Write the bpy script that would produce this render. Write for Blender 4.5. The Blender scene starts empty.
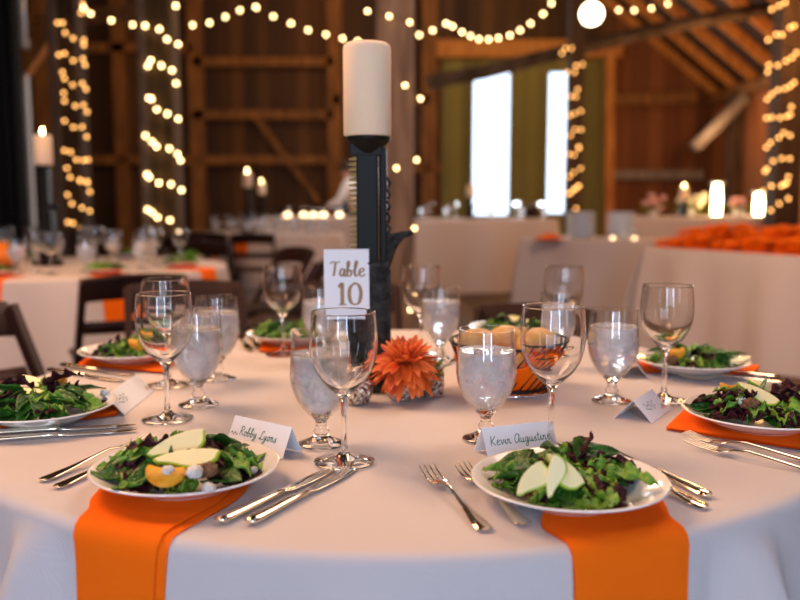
import bpy, math, random
from mathutils import Vector, Matrix, Euler
random.seed(7)
PI = math.pi
sc = bpy.context.scene
COL = sc.collection
T = 0.75                                   # table height

# ---------------------------------------------------------------- camera
FPX = 834.6
CAM = Vector((0.0, -1.562, T + 0.3525))
PITCH = 0.11567
cam_d = bpy.data.cameras.new('camera'); cam = bpy.data.objects.new('camera', cam_d); COL.objects.link(cam)
cam.location = CAM; cam.rotation_euler = (PI/2 - PITCH, 0, 0.0018)
cam_d.sensor_width = 36; cam_d.lens = FPX/800*36
cam_d.clip_start = 0.05; cam_d.clip_end = 200
cam_d.dof.use_dof = True; cam_d.dof.focus_distance = 1.17; cam_d.dof.aperture_fstop = 2.8
sc.camera = cam
F_ = Vector((0, math.cos(PITCH), -math.sin(PITCH))); U_ = Vector((0, math.sin(PITCH), math.cos(PITCH)))

def at(px, py, z=T):                       # a point of the photo on the level plane z
    d = F_ + Vector((1, 0, 0))*((px-400)/FPX) + U_*((300-py)/FPX)
    return CAM + d*((z-CAM.z)/d.z)
def aty(px, py, y):                        # a point of the photo on the upright plane at depth y
    d = F_ + Vector((1, 0, 0))*((px-400)/FPX) + U_*((300-py)/FPX)
    return CAM + d*((y-CAM.y)/d.y)

# ---------------------------------------------------------------- materials
MATS = {}
def mat(name, base=(.8, .8, .8), rough=.5, metal=0., trans=0., ior=1.45, spec=None, sheen=0., sss=0., emis=None, es=0., coat=0.):
    m = bpy.data.materials.new(name); m.use_nodes = True
    b = m.node_tree.nodes['Principled BSDF']; I = b.inputs
    I['Base Color'].default_value = (*base, 1); I['Roughness'].default_value = rough
    I['Metallic'].default_value = metal; I['Transmission Weight'].default_value = trans; I['IOR'].default_value = ior
    if spec is not None: I['Specular IOR Level'].default_value = spec
    if sheen: I['Sheen Weight'].default_value = sheen
    if coat: I['Coat Weight'].default_value = coat
    if sss:
        I['Subsurface Weight'].default_value = sss; I['Subsurface Radius'].default_value = (1, .4, .2); I['Subsurface Scale'].default_value = .01
    if emis: I['Emission Color'].default_value = (*emis, 1); I['Emission Strength'].default_value = es
    MATS[name] = m
    return m
def nd(m, t, **kw):
    n = m.node_tree.nodes.new(t)
    for k, v in kw.items():
        if hasattr(n, k): setattr(n, k, v)
        else: n.inputs[k.replace('_', ' ')].default_value = v
    return n
def lk(m, a, b): m.node_tree.links.new(a, b)
def bsdf(m): return m.node_tree.nodes['Principled BSDF']
def vary(m, c1, c2, scale=20, stretch=(1, 1, 1), detail=4, bump=0., bscale=None, lo=.3, hi=.7, coord='Object'):
    tc = nd(m, 'ShaderNodeTexCoord'); mp = nd(m, 'ShaderNodeMapping'); mp.inputs['Scale'].default_value = stretch
    lk(m, tc.outputs[coord], mp.inputs['Vector'])
    nz = nd(m, 'ShaderNodeTexNoise'); nz.inputs['Scale'].default_value = scale; nz.inputs['Detail'].default_value = detail
    lk(m, mp.outputs[0], nz.inputs['Vector'])
    cr = nd(m, 'ShaderNodeValToRGB'); cr.color_ramp.elements[0].position = lo; cr.color_ramp.elements[1].position = hi
    cr.color_ramp.elements[0].color = (*c1, 1); cr.color_ramp.elements[1].color = (*c2, 1)
    lk(m, nz.outputs['Fac'], cr.inputs[0]); lk(m, cr.outputs[0], bsdf(m).inputs['Base Color'])
    if bump:
        n2 = nd(m, 'ShaderNodeTexNoise'); n2.inputs['Scale'].default_value = bscale or scale*3; lk(m, mp.outputs[0], n2.inputs['Vector'])
        bp = nd(m, 'ShaderNodeBump'); bp.inputs['Strength'].default_value = bump; bp.inputs['Distance'].default_value = .01
        lk(m, n2.outputs['Fac'], bp.inputs['Height']); lk(m, bp.outputs[0], bsdf(m).inputs['Normal'])
    return m
def weave(m, scale=900, strength=.15):
    tc = nd(m, 'ShaderNodeTexCoord'); outs = []
    for ax in ('X', 'Y'):
        w = nd(m, 'ShaderNodeTexWave'); w.bands_direction = ax; w.inputs['Scale'].default_value = scale/6.28; w.inputs['Distortion'].default_value = .6
        lk(m, tc.outputs['Object'], w.inputs['Vector']); outs.append(w.outputs['Fac'])
    mx = nd(m, 'ShaderNodeMath', operation='ADD'); lk(m, outs[0], mx.inputs[0]); lk(m, outs[1], mx.inputs[1])
    nz = nd(m, 'ShaderNodeTexNoise'); nz.inputs['Scale'].default_value = 6; lk(m, tc.outputs['Object'], nz.inputs['Vector'])
    m2 = nd(m, 'ShaderNodeMath', operation='MULTIPLY_ADD'); m2.inputs[1].default_value = 6; lk(m, nz.outputs['Fac'], m2.inputs[0]); lk(m, mx.outputs[0], m2.inputs[2])
    bp = nd(m, 'ShaderNodeBump'); bp.inputs['Strength'].default_value = strength; bp.inputs['Distance'].default_value = .0015
    lk(m, m2.outputs[0], bp.inputs['Height']); lk(m, bp.outputs[0], bsdf(m).inputs['Normal'])
def planks(name, cols, w=.2, axis=0, rough=.8, across=2, gap=.04):
    """boards w wide counted along `axis`, grain running along `across`"""
    m = mat(name, cols[0], rough)
    tc = nd(m, 'ShaderNodeTexCoord'); sp = nd(m, 'ShaderNodeSeparateXYZ'); lk(m, tc.outputs['Object'], sp.inputs[0])
    dv = nd(m, 'ShaderNodeMath', operation='DIVIDE'); dv.inputs[1].default_value = w; lk(m, sp.outputs[axis], dv.inputs[0])
    fl = nd(m, 'ShaderNodeMath', operation='FLOOR'); lk(m, dv.outputs[0], fl.inputs[0])
    fr = nd(m, 'ShaderNodeMath', operation='FRACT'); lk(m, dv.outputs[0], fr.inputs[0])
    wn = nd(m, 'ShaderNodeTexWhiteNoise', noise_dimensions='1D'); lk(m, fl.outputs[0], wn.inputs['W'])
    mp = nd(m, 'ShaderNodeMapping'); s = [14, 14, 14]; s[across] = .8; mp.inputs['Scale'].default_value = s
    lk(m, tc.outputs['Object'], mp.inputs['Vector'])
    nz = nd(m, 'ShaderNodeTexNoise'); nz.inputs['Scale'].default_value = 1.; nz.inputs['Detail'].default_value = 5; lk(m, mp.outputs[0], nz.inputs['Vector'])
    ad = nd(m, 'ShaderNodeMath', operation='MULTIPLY_ADD'); ad.inputs[1].default_value = .55; lk(m, wn.outputs[0], ad.inputs[0])
    sb = nd(m, 'ShaderNodeMath', operation='MULTIPLY'); sb.inputs[1].default_value = .5; lk(m, nz.outputs['Fac'], sb.inputs[0]); lk(m, sb.outputs[0], ad.inputs[2])
    cr = nd(m, 'ShaderNodeValToRGB'); el = cr.color_ramp.elements
    el[0].position = .1; el[1].position = .9; el[0].color = (*cols[0], 1); el[1].color = (*cols[-1], 1)
    for i, c in enumerate(cols[1:-1]):
        e = el.new(.1 + .8*(i+1)/(len(cols)-1)); e.color = (*c, 1)
    lk(m, ad.outputs[0], cr.inputs[0])
    gt = nd(m, 'ShaderNodeMath', operation='GREATER_THAN'); gt.inputs[1].default_value = gap; lk(m, fr.outputs[0], gt.inputs[0])
    mx = nd(m, 'ShaderNodeMix', data_type='RGBA'); mx.inputs[6].default_value = (.006, .004, .002, 1)
    lk(m, gt.outputs[0], mx.inputs[0]); lk(m, cr.outputs[0], mx.inputs[7]); lk(m, mx.outputs[2], bsdf(m).inputs['Base Color'])
    bp = nd(m, 'ShaderNodeBump'); bp.inputs['Strength'].default_value = .4; bp.inputs['Distance'].default_value = .01
    lk(m, nz.outputs['Fac'], bp.inputs['Height']); lk(m, bp.outputs[0], bsdf(m).inputs['Normal'])
    return m

linen = mat('linen', (.60, .555, .565), .9, spec=.15); weave(linen, 1600, .25)
linen_far = mat('linen_far', (.64, .54, .50), .9, spec=.2); weave(linen_far, 700, .2)
napkin_m = mat('orange_cotton', (1.0, .165, .006), .9, spec=.08); weave(napkin_m, 2200, .35)
china = mat('white_china', (.82, .81, .80), .12, coat=.4)
glass = mat('clear_glass', (.985, .985, .985), 0., trans=1., ior=1.46)
thin = mat('thin_glass'); nt = thin.node_tree; nt.nodes.remove(bsdf(thin)); out_ = [n for n in nt.nodes if n.type == 'OUTPUT_MATERIAL'][0]
lw = nt.nodes.new('ShaderNodeLayerWeight'); lw.inputs['Blend'].default_value = .5
p5 = nd(thin, 'ShaderNodeMath', operation='POWER'); p5.inputs[1].default_value = 3.2; lk(thin, lw.outputs['Facing'], p5.inputs[0])
ma = nd(thin, 'ShaderNodeMath', operation='MULTIPLY_ADD'); ma.inputs[1].default_value = .85; ma.inputs[2].default_value = .055; lk(thin, p5.outputs[0], ma.inputs[0])
tr_ = nt.nodes.new('ShaderNodeBsdfTransparent'); tr_.inputs[0].default_value = (.985, .985, .985, 1); gl_ = nt.nodes.new('ShaderNodeBsdfGlossy'); gl_.inputs['Roughness'].default_value = .02
mx_ = nt.nodes.new('ShaderNodeMixShader'); lk(thin, ma.outputs[0], mx_.inputs[0]); lk(thin, tr_.outputs[0], mx_.inputs[1]); lk(thin, gl_.outputs[0], mx_.inputs[2]); lk(thin, mx_.outputs[0], out_.inputs['Surface'])
water = mat('iced_water', (.97, .97, 1), .10, trans=.66, ior=1.3); vary(water, (.90, .90, .97), (1, 1, 1), 38, detail=3, bump=.7, bscale=50)
ice = mat('ice', (.95, .96, 1), .12, trans=.8, ior=1.3); vary(ice, (.85, .87, .95), (1, 1, 1), 60, bump=.6)
steel = mat('polished_steel', (.84, .76, .62), .12, metal=1.)
silver = mat('chrome', (.8, .8, .82), .1, metal=1.)
mercury = mat('mercury_glass', (.75, .72, .66), .16, metal=1.); vary(mercury, (.12, .1, .09), (.95, .92, .86), 160, bump=1.0, bscale=140, lo=.4, hi=.55)
paper = mat('white_card', (.86, .87, .9), .75)
ink = mat('green_ink', (.005, .16, .10), .6); ink2 = mat('dark_ink', (.02, .03, .03), .6)
goldink = mat('tan_ink', (.36, .22, .10), .6)
wax = mat('ivory_wax', (1., .76, .55), .6, sss=.5, spec=.15)
black_iron = mat('black_iron', (.011, .010, .009), .36, spec=.14); 
iron2 = mat('worn_iron', (.03, .03, .032), .5, spec=.25); vary(iron2, (.008, .008, .008), (.05, .047, .043), 60, bump=.6, lo=.35, hi=.75)
lit_teeth_m = mat('gold_lit_teeth', (.16, .09, .02), .4, metal=.6)  # golden light on the iron rack teeth, put into their colour
petal_m = mat('orange_petal', (.85, .17, .03), .5, sss=.1)
petal_dark = mat('rust_petal', (.60, .07, .02), .5, sss=.1)
disc_m = mat('flower_disc', (.10, .07, .01), .8)
leaf_dark = mat('spinach_green', (.02, .10, .01), .35); vary(leaf_dark, (.010, .055, .006), (.05, .19, .018), 45, bump=.5)
leaf_light = mat('lettuce_green', (.12, .32, .02), .4); vary(leaf_light, (.06, .2, .012), (.26, .46, .05), 50, bump=.6)
leaf_red = mat('red_lettuce', (.05, .01, .012), .5, spec=.2); vary(leaf_red, (.012, .003, .005), (.075, .012, .018), 60, bump=.6)
pear_m = mat('pear_flesh', (.90, .78, .42), .35, sss=.2); pear_skin = mat('pear_skin', (.34, .5, .03), .35)
feta_m = mat('white_cheese', (.88, .87, .84), .7, sss=.2); vary(feta_m, (.78, .77, .74), (.92, .91, .88), 120, bump=.8)
citrus = mat('orange_segment', (.92, .38, .01), .3, sss=.2); vary(citrus, (.85, .28, .005), (.98, .5, .03), 90, stretch=(1, 4, 1), bump=.5)
walnut = mat('walnut', (.18, .08, .03), .6); vary(walnut, (.08, .03, .01), (.3, .15, .06), 90, bump=1.)
bread = mat('bread_crust', (.75, .42, .12), .5); vary(bread, (.62, .30, .07), (.85, .55, .22), 25, bump=.2)
chair_w = mat('dark_brown_wood', (.022, .008, .006), .45, spec=.3); vary(chair_w, (.014, .005, .005), (.035, .013, .009), 6, stretch=(1, 1, .2))
tabletop_m = mat('plywood', (.35, .22, .11), .6)
far_leaf = mat('far_foliage', (.1, .2, .02), .6); vary(far_leaf, (.04, .12, .01), (.35, .32, .04), 14)
pink_m = mat('pink_petals', (.85, .45, .42), .6); cream_m = mat('cream_petals', (.75, .7, .5), .6)
pumpkin_m = mat('pumpkin_skin', (.8, .2, .01), .45)
stack_m = mat('far_china', (.88, .93, 1), .25)
skin_m = mat('skin', (.55, .3, .2), .5); shirt_m = mat('white_shirt', (.85, .85, .88), .7); apron_m = mat('black_cloth', (.01, .01, .012), .8); hair_m = mat('dark_hair', (.03, .015, .008), .6)
bulb_m = mat('bulb_glow', (1, .8, .5), .3, emis=(1, .68, .30), es=11)
bulb_o = mat('bulb_amber', (1, .6, .2), .3, emis=(1, .47, .13), es=5)
globe_m = mat('lamp_globe', (1, .9, .7), .3, emis=(1, .80, .5), es=12)
flame_m = mat('flame', (1, .8, .4), .3, emis=(1, .7, .3), es=60)
lantern_m = mat('lantern_glow', (1, .8, .6), .3, emis=(1, .70, .38), es=30)
for m in (bulb_m, bulb_o, flame_m): m.cycles.emission_sampling = 'NONE'
wire_m = mat('dark_wire', (.01, .01, .008), .5)
cord_m = mat('light_cord', (.05, .03, .015), .6)
drape_black = mat('black_drape', (.004, .004, .005), .9)
lamp_white = mat('white_shade', (.8, .85, .9), .4)

barn_wall = planks('old_barn_boards', [(.018, .006, .002), (.05, .019, .004), (.12, .048, .009)], w=.24)
barn_side = planks('old_barn_boards_side', [(.018, .006, .002), (.05, .019, .004), (.12, .048, .009)], w=.24, axis=1)
warm_wall = planks('warm_boards', [(.07, .02, .005), (.14, .04, .009), (.22, .07, .016)], w=.3)
warm_side = planks('warm_boards_side', [(.14, .045, .012), (.28, .09, .022), (.45, .18, .05)], w=.3, axis=1)
green_wall = planks('olive_panel', [(.10, .085, .02), (.17, .14, .035), (.22, .19, .05)], w=.28)
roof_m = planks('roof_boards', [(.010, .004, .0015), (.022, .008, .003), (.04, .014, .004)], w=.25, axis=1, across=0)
floor_m = planks('floor_boards', [(.07, .04, .025), (.11, .065, .04), (.15, .09, .055)], w=.18, axis=0, across=1, gap=.03)
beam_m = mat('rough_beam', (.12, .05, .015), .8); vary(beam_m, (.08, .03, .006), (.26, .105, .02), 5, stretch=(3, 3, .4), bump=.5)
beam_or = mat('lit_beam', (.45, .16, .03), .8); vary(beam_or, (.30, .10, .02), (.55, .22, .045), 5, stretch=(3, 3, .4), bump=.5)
beam_grey = mat('weathered_beam', (.2, .17, .14), .8); vary(beam_grey, (.12, .09, .07), (.28, .22, .18), 6, stretch=(3, 3, .4), bump=.5)
beam_dk = mat('dark_beam', (.07, .045, .03), .85, spec=.2); vary(beam_dk, (.04, .025, .016), (.12, .08, .055), 5, bump=.5)
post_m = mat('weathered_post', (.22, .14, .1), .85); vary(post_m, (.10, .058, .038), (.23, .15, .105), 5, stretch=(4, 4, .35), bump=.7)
post_br = mat('brown_post', (.08, .045, .02), .85, spec=.2); vary(post_br, (.05, .028, .012), (.14, .08, .035), 5, stretch=(4, 4, .35), bump=.5)
post_dk = mat('dark_post', (.05, .025, .012), .85); vary(post_dk, (.025, .012, .006), (.09, .045, .02), 5, stretch=(4, 4, .35), bump=.5)
grass_m = mat('lawn', (.12, .2, .05), .9); vary(grass_m, (.06, .13, .02), (.18, .26, .07), 3)

# ---------------------------------------------------------------- mesh helpers
class MB:
    def __init__(s): s.v = []; s.f = []; s.mi = []; s.sm = []
    def add(s, vs, fs, mi=0, smooth=True, M=None):
        b = len(s.v)
        s.v += [tuple(M @ Vector(v)) if M else tuple(v) for v in vs]
        s.f += [tuple(b+i for i in f) for f in fs]; s.mi += [mi]*len(fs); s.sm += [smooth]*len(fs)
        return s
    def box(s, c, d, mi=0, M=None, rot=None):
        x, y, z = d[0]/2, d[1]/2, d[2]/2
        vs = [Vector((i*x, j*y, k*z)) for i in (-1, 1) for j in (-1, 1) for k in (-1, 1)]
        if rot: R_ = Euler(rot).to_matrix(); vs = [R_ @ v for v in vs]
        vs = [v+Vector(c) for v in vs]
        return s.add(vs, [(0, 1, 3, 2), (4, 6, 7, 5), (0, 4, 5, 1), (2, 3, 7, 6), (0, 2, 6, 4), (1, 5, 7, 3)], mi, False, M)
    def beam(s, a, b, w, h, mi=0, up=(0, 0, 1)):
        a = Vector(a); b = Vector(b); d = (b-a).normalized(); u = Vector(up)
        if abs(d.dot(u)) > .98: u = Vector((0, 1, 0))
        r = d.cross(u).normalized(); u = r.cross(d).normalized()
        vs = [p + r*i*w/2 + u*j*h/2 for p in (a, b) for i, j in ((-1, -1), (1, -1), (1, 1), (-1, 1))]
        return s.add(vs, [(0, 3, 2, 1), (4, 5, 6, 7), (0, 1, 5, 4), (1, 2, 6, 5), (2, 3, 7, 6), (3, 0, 4, 7)], mi, False)
    def tube(s, pts, r, n=8, mi=0, closed=False, smooth=True):
        pts = [Vector(p) for p in pts]; N = len(pts); rs = r if isinstance(r, (list, tuple)) else [r]*N
        vs = []; prev = None
        for i, p in enumerate(pts):
            a = pts[(i-1) % N] if closed or i > 0 else p; b = pts[(i+1) % N] if closed or i < N-1 else p
            t = (b-a).normalized()
            if prev is None:
                u = Vector((0, 0, 1)) if abs(t.z) < .9 else Vector((1, 0, 0))
                u = (u - t*u.dot(t)).normalized()
            else: u = (prev - t*prev.dot(t)).normalized()
            prev = u; w = t.cross(u)
            for k in range(n):
                a_ = 2*PI*k/n; vs.append(p + (u*math.cos(a_) + w*math.sin(a_))*rs[i])
        fs = []
        for i in range(N if closed else N-1):
            j = (i+1) % N
            for k in range(n): fs.append((i*n+k, i*n+(k+1) % n, j*n+(k+1) % n, j*n+k))
        if not closed: fs += [tuple(range(n-1, -1, -1)), tuple((N-1)*n+k for k in range(n))]
        return s.add(vs, fs, mi, smooth)
    def lathe(s, prof, n=48, mi=0, c=(0, 0, 0), closed=False, smooth=True, M=None):
        """prof: (r,z) list bottom to top; points with r=0 become poles"""
        vs = []; rows = []
        for r, z in prof:
            if r < 1e-6: rows.append([len(vs)]); vs.append((c[0], c[1], c[2]+z))
            else:
                rows.append(list(range(len(vs), len(vs)+n)))
                vs += [(c[0]+r*math.cos(2*PI*k/n), c[1]+r*math.sin(2*PI*k/n), c[2]+z) for k in range(n)]
        fs = []; L = len(rows)
        for i in range(L if closed else L-1):
            a, b = rows[i], rows[(i+1) % L]
            for k in range(n):
                k2 = (k+1) % n
                if len(a) == 1 and len(b) == 1: continue
                if len(a) == 1: fs.append((a[0], b[k2], b[k]))
                elif len(b) == 1: fs.append((a[k], a[k2], b[0]))
                else: fs.append((a[k], a[k2], b[k2], b[k]))
        return s.add(vs, fs, mi, smooth, M)
    def ball(s, c, r, n=12, mi=0, sq=(1, 1, 1)):
        prof = [(r*math.sin(PI*i/n), -r*math.cos(PI*i/n)) for i in range(n+1)]
        prof[0] = (0, -r); prof[-1] = (0, r)
        b = len(s.v); s.lathe(prof, n*2, mi)
        for i in range(b, len(s.v)):
            x, y, z = s.v[i]; s.v[i] = (c[0]+x*sq[0], c[1]+y*sq[1], c[2]+z*sq[2])
        return s
    def grid(s, rows, mi=0, smooth=True, flip=False):
        n = len(rows[0]); vs = [p for r in rows for p in r]; fs = []
        for i in range(len(rows)-1):
            for j in range(n-1):
                f = (i*n+j, i*n+j+1, (i+1)*n+j+1, (i+1)*n+j); fs.append(f[::-1] if flip else f)
        return s.add(vs, fs, mi, smooth)
    def build(s, name, mats, parent=None, loc=None, rz=0, bevel=0, solid=0, sub=0):
        me = bpy.data.meshes.new(name); me.from_pydata(s.v, [], s.f)
        if not isinstance(mats, (list, tuple)): mats = [mats]
        for m in mats: me.materials.append(m)
        me.polygons.foreach_set('material_index', s.mi); me.polygons.foreach_set('use_smooth', s.sm); me.update()
        o = bpy.data.objects.new(name, me); COL.objects.link(o)
        if parent: o.parent = parent
        if loc is not None: o.location = loc
        o.rotation_euler.z = rz
        if solid: md = o.modifiers.new('s', 'SOLIDIFY'); md.thickness = solid; md.offset = 0
        if sub: md = o.modifiers.new('u', 'SUBSURF'); md.levels = sub; md.render_levels = sub
        if bevel: md = o.modifiers.new('b', 'BEVEL'); md.width = bevel; md.segments = 2; md.limit_method = 'ANGLE'
        return o
def tag(o, label=None, cat=None, group=None, kind=None):
    if label: o['label'] = label
    if cat: o['category'] = cat
    if group: o['group'] = group
    if kind: o['kind'] = kind
    return o
def empty(name, loc=(0, 0, 0), rz=0):
    o = bpy.data.objects.new(name, None); COL.objects.link(o); o.location = loc; o.rotation_euler.z = rz; o.empty_display_size = .02
    return o
def copy_tree(o, parent=None):
    c = o.copy(); COL.objects.link(c); c.parent = parent
    for ch in o.children: copy_tree(ch, c)
    return c
USED = set()
def place(proto, loc, rz=0, label=None, cat=None, group=None, scale=None):
    o = proto if proto.name not in USED else copy_tree(proto)
    USED.add(proto.name); o.location = loc; o.rotation_euler.z = rz
    if scale: o.scale = scale
    return tag(o, label, cat, group)
def struct(mb, name, m, **k): return tag(mb.build(name, m, **k), kind='structure')
def smooth(t): t = max(0, min(1, t)); return t*t*(3-2*t)

# ---------------------------------------------------------------- barn shell
YB = 14.0; XL = -9.5; XR = 5.68; YF = -5.0; HB = 7.0
struct(MB().box(((XL+XR)/2, (YB+YF)/2, -.05), (XR-XL+.4, YB-YF+.4, .1)), 'floor', floor_m)
zb = lambda py: aty(400, py, YB).z
xb = lambda px: aty(px, 203, YB).x
xg0, xg1 = xb(440), xb(606)
# back wall: dark boards, olive panel with two tall openings, warm boards
w1 = (xb(471), xb(507), zb(215), zb(68)); w2 = (xb(545), xb(567), zb(213), zb(72))
struct(MB().box(((XL+xg0)/2, YB+.06, HB/2), (xg0-XL, .12, HB)), 'wall_back', barn_wall)
gp = MB(); ztop = zb(58)
def piece(x0, x1, z0, z1): gp.box(((x0+x1)/2, YB+.05, (z0+z1)/2), (x1-x0, .1, z1-z0))
for a, b in ((xg0, w1[0]), (w1[1], w2[0]), (w2[1], xg1)): piece(a, b, 0, ztop)
for w in (w1, w2): piece(w[0], w[1], 0, w[2]); piece(w[0], w[1], w[3], ztop)
struct(gp, 'wall_back_panel', green_wall)
struct(MB().box(((xg0+xg1)/2, YB+.06, (ztop+HB)/2), (xg1-xg0, .12, HB-ztop)), 'wall_back_upper', barn_wall)
struct(MB().box(((xg1+XR)/2, YB+.06, HB/2), (XR-xg1, .12, HB)), 'wall_back_warm', warm_wall)
pane_m = mat('window_pane', (1, 1, 1), 0.02, trans=1., ior=1.02)
for i, w in enumerate((w1, w2)):
    r = empty('window_%d' % (i+1), (0, 0, 0)); r['kind'] = 'structure'
    f = MB(); t = .05
    f.box(((w[0]+w[1])/2, YB-.01, w[2]-t/2), (w[1]-w[0]+2*t, .08, t)).box(((w[0]+w[1])/2, YB-.01, w[3]+t/2), (w[1]-w[0]+2*t, .08, t))
    f.box((w[0]-t/2, YB-.01, (w[2]+w[3])/2), (t, .08, w[3]-w[2])).box((w[1]+t/2, YB-.01, (w[2]+w[3])/2), (t, .08, w[3]-w[2]))
    f.build('window_frame', green_wall, r)
    MB().box(((w[0]+w[1])/2, YB+.05, (w[2]+w[3])/2), (w[1]-w[0], .006, w[3]-w[2])).build('window_glass', pane_m, r)
struct(MB().box((XL-.06, (YB+YF)/2, HB/2), (.12, YB-YF, HB)), 'wall_left', barn_side)
# right: low wall under a sloping roof
zE = zb(98); slope = .80; xs = 2.2
struct(MB().box((XR+.06, (YB+YF)/2, (zE+.1)/2), (.12, YB-YF, zE+.1)), 'wall_right', warm_side)
zr = lambda x: zE + (XR-x)*slope
rf = MB(); rf.beam((XR+.2, (YB+YF)/2, zr(XR+.2)+.22), (xs, (YB+YF)/2, zr(xs)+.22), YB-YF, .06)
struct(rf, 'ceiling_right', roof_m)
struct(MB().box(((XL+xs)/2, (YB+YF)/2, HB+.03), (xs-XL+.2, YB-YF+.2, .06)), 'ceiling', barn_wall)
k = 0; y = YB-.10-22*.85
while y < YB+.02:
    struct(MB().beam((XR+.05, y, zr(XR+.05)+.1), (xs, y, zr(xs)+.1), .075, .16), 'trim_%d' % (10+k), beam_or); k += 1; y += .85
tn = [50]
def trim(a, b, w, h, m, up=(0, 0, 1)):
    tn[0] += 1; return struct(MB().beam(a, b, w, h, 0, up), 'trim_%d' % tn[0], m)
B = lambda px, py, y=YB-.15: aty(px, py, y)
trim((XR-.07, YF, zE-.07), (XR-.07, YB, zE-.07), .12, .14, beam_m)                    # eave beam
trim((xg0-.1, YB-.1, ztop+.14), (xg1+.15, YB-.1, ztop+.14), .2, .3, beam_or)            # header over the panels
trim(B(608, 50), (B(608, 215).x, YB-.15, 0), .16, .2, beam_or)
for px in (192, 332, 428): trim((B(px, 0).x, YB-.12, 0), (B(px, 0).x, YB-.12, HB), .26, .2, beam_m)
for px in (35, 115): trim((B(px, 0).x, YB-.12, 0), (B(px, 0).x, YB-.12, HB), .22, .2, beam_m)
for a, b, py in ((192, 332, 62), (192, 332, 115), (192, 332, 160), (332, 428, 100), (332, 440, 168), (-100, 192, 160), (-100, 192, 48)):
    trim(B(a, py), B(b, py), .14, .16, beam_m)
trim(B(255, 118), B(320, 205), .08, .10, beam_m)
trim(B(612, 175), B(700, 175), .16, .16, beam_grey)
trim(B(612, 100), B(694, 97), .14, .2, beam_m)
trim((XR-.12, 12.6, 0), (XR-.12, 12.6, zE-.1), .2, .22, post_dk)
trim(aty(744, 97, 12.3), aty(692, 148, 12.3), .16, .16, beam_grey)
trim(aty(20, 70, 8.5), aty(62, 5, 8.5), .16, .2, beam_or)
trim(aty(18, 22, 9), aty(150, 10, 9), .14, .16, beam_m)
# long dark tie beam with its slow curve
tb = MB(); tb.tube([aty(425, 82, 10), aty(480, 73, 10), aty(530, 60, 10), aty(580, 48, 10), aty(640, 33, 10), aty(700, 20, 10), aty(790, 5, 10)], .095, 10)
struct(tb, 'trim_90', beam_dk)
# front wall (behind the camera) with the open barn door, and two openings
fw = MB()
for x0, x1, z0, z1 in ((XL, -6.2, 0, HB), (-6.2, -5.0, 0, .9), (-6.2, -5.0, 3.2, HB), (-5.0, -1.8, 0, HB), (-1.8, 1.6, 2.9, HB), (1.6, 3.6, 0, HB), (3.6, 4.6, 0, .9), (3.6, 4.6, 2.9, HB), (4.6, XR, 0, zE+.3)):
    fw.box(((x0+x1)/2, YF-.06, (z0+z1)/2), (x1-x0, .12, z1-z0))
struct(fw, 'wall_front', barn_wall)
gr = MB().box((0, 0, -.13), (120, 120, .04)); struct(gr, 'ground', grass_m)

# ---------------------------------------------------------------- posts
def post(px, y, w, m, label, d=None, edge=0):
    x = aty(px, 203, y).x; d = d or w
    o = MB().box((0, 0, HB/2 if x < xs else zr(x)/2), (w, d, HB if x < xs else zr(x))).build('wooden_post', m, loc=(x, y, 0), bevel=.012)
    if edge: MB().box((-w/2+edge/2-.004, -d/2-.012, HB/2), (edge, .03, HB-.02)).build('lit_edge_strip', post_m, o)  # pale strip stands in for the light on the post's left edge
    return tag(o, label, 'post')
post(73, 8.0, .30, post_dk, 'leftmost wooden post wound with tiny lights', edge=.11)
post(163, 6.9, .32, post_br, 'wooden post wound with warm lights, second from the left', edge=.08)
post(394, 4.0, .245, post_m, 'thick weathered wooden post directly behind the candle on the near table')
post(571, 9.6, .20, post_dk, 'slim dark post with fairy lights between the bright window and the olive panel')
post(780, 8.0, .29, post_dk, 'dark post wound with fairy lights at the right edge of the barn')

# ---------------------------------------------------------------- string lights
def strand(name, pts, m, label, r=.017, close=1.6):
    """pts: 3D positions, in order"""
    root = empty(name, pts[0]); tag(root, label, 'string lights', 'strings of lights')
    wpts = [Vector(p)+Vector((0, .012, r*1.2)) - root.location for p in pts]
    mb = MB(); seg = []
    for p in wpts:
        if seg and (p-seg[-1]).length > close:
            if len(seg) > 1: mb.tube(seg, .004, 5)
            seg = []
        seg.append(p)
    if len(seg) > 1: mb.tube(seg, .004, 5)
    mb.build('cord', cord_m, root)
    b0 = None
    for p in pts:
        if b0 is None: b0 = MB().ball((0, 0, 0), r, 8).build('bulb', m, root); b = b0
        else: b = b0.copy(); COL.objects.link(b)
        b.parent = root; b.location = Vector(p) - root.location
z1 = lambda L: [(x/2.963, y/2.963) for x, y in L]
z4 = lambda L: [(x/2.963, 180+y/2.963) for x, y in L]
z2 = lambda L: [(260+x/2.963, y/2.963) for x, y in L]
z5 = lambda L: [(260+x/2.963, 180+y/2.963) for x, y in L]
z3 = lambda L: [(530+x/2.963, y/2.963) for x, y in L]
z6 = lambda L: [(530+x/2.963, 180+y/2.963) for x, y in L]
A = z1([(240, 12), (235, 38), (180, 67), (165, 67), (188, 97), (211, 113), (243, 118), (243, 133), (186, 158), (169, 162), (212, 179), (240, 174), (247, 192), (180, 214), (186, 233), (210, 251), (239, 247), (250, 264), (183, 275), (186, 299), (218, 314), (242, 311), (253, 331), (186, 358), (213, 377), (238, 376), (252, 405), (186, 446), (204, 450), (221, 473), (243, 475), (256, 473), (193, 498), (203, 525), (232, 533), (253, 538)]) + z4([(195, 44), (208, 70), (238, 82), (261, 92), (196, 125), (211, 128), (232, 3), (254, 8), (261, 35)])
strand('string_lights', [aty(x, y, 8.0-.19) for x, y in A], bulb_o, 'amber fairy lights winding round the leftmost wooden post', .017)
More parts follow.
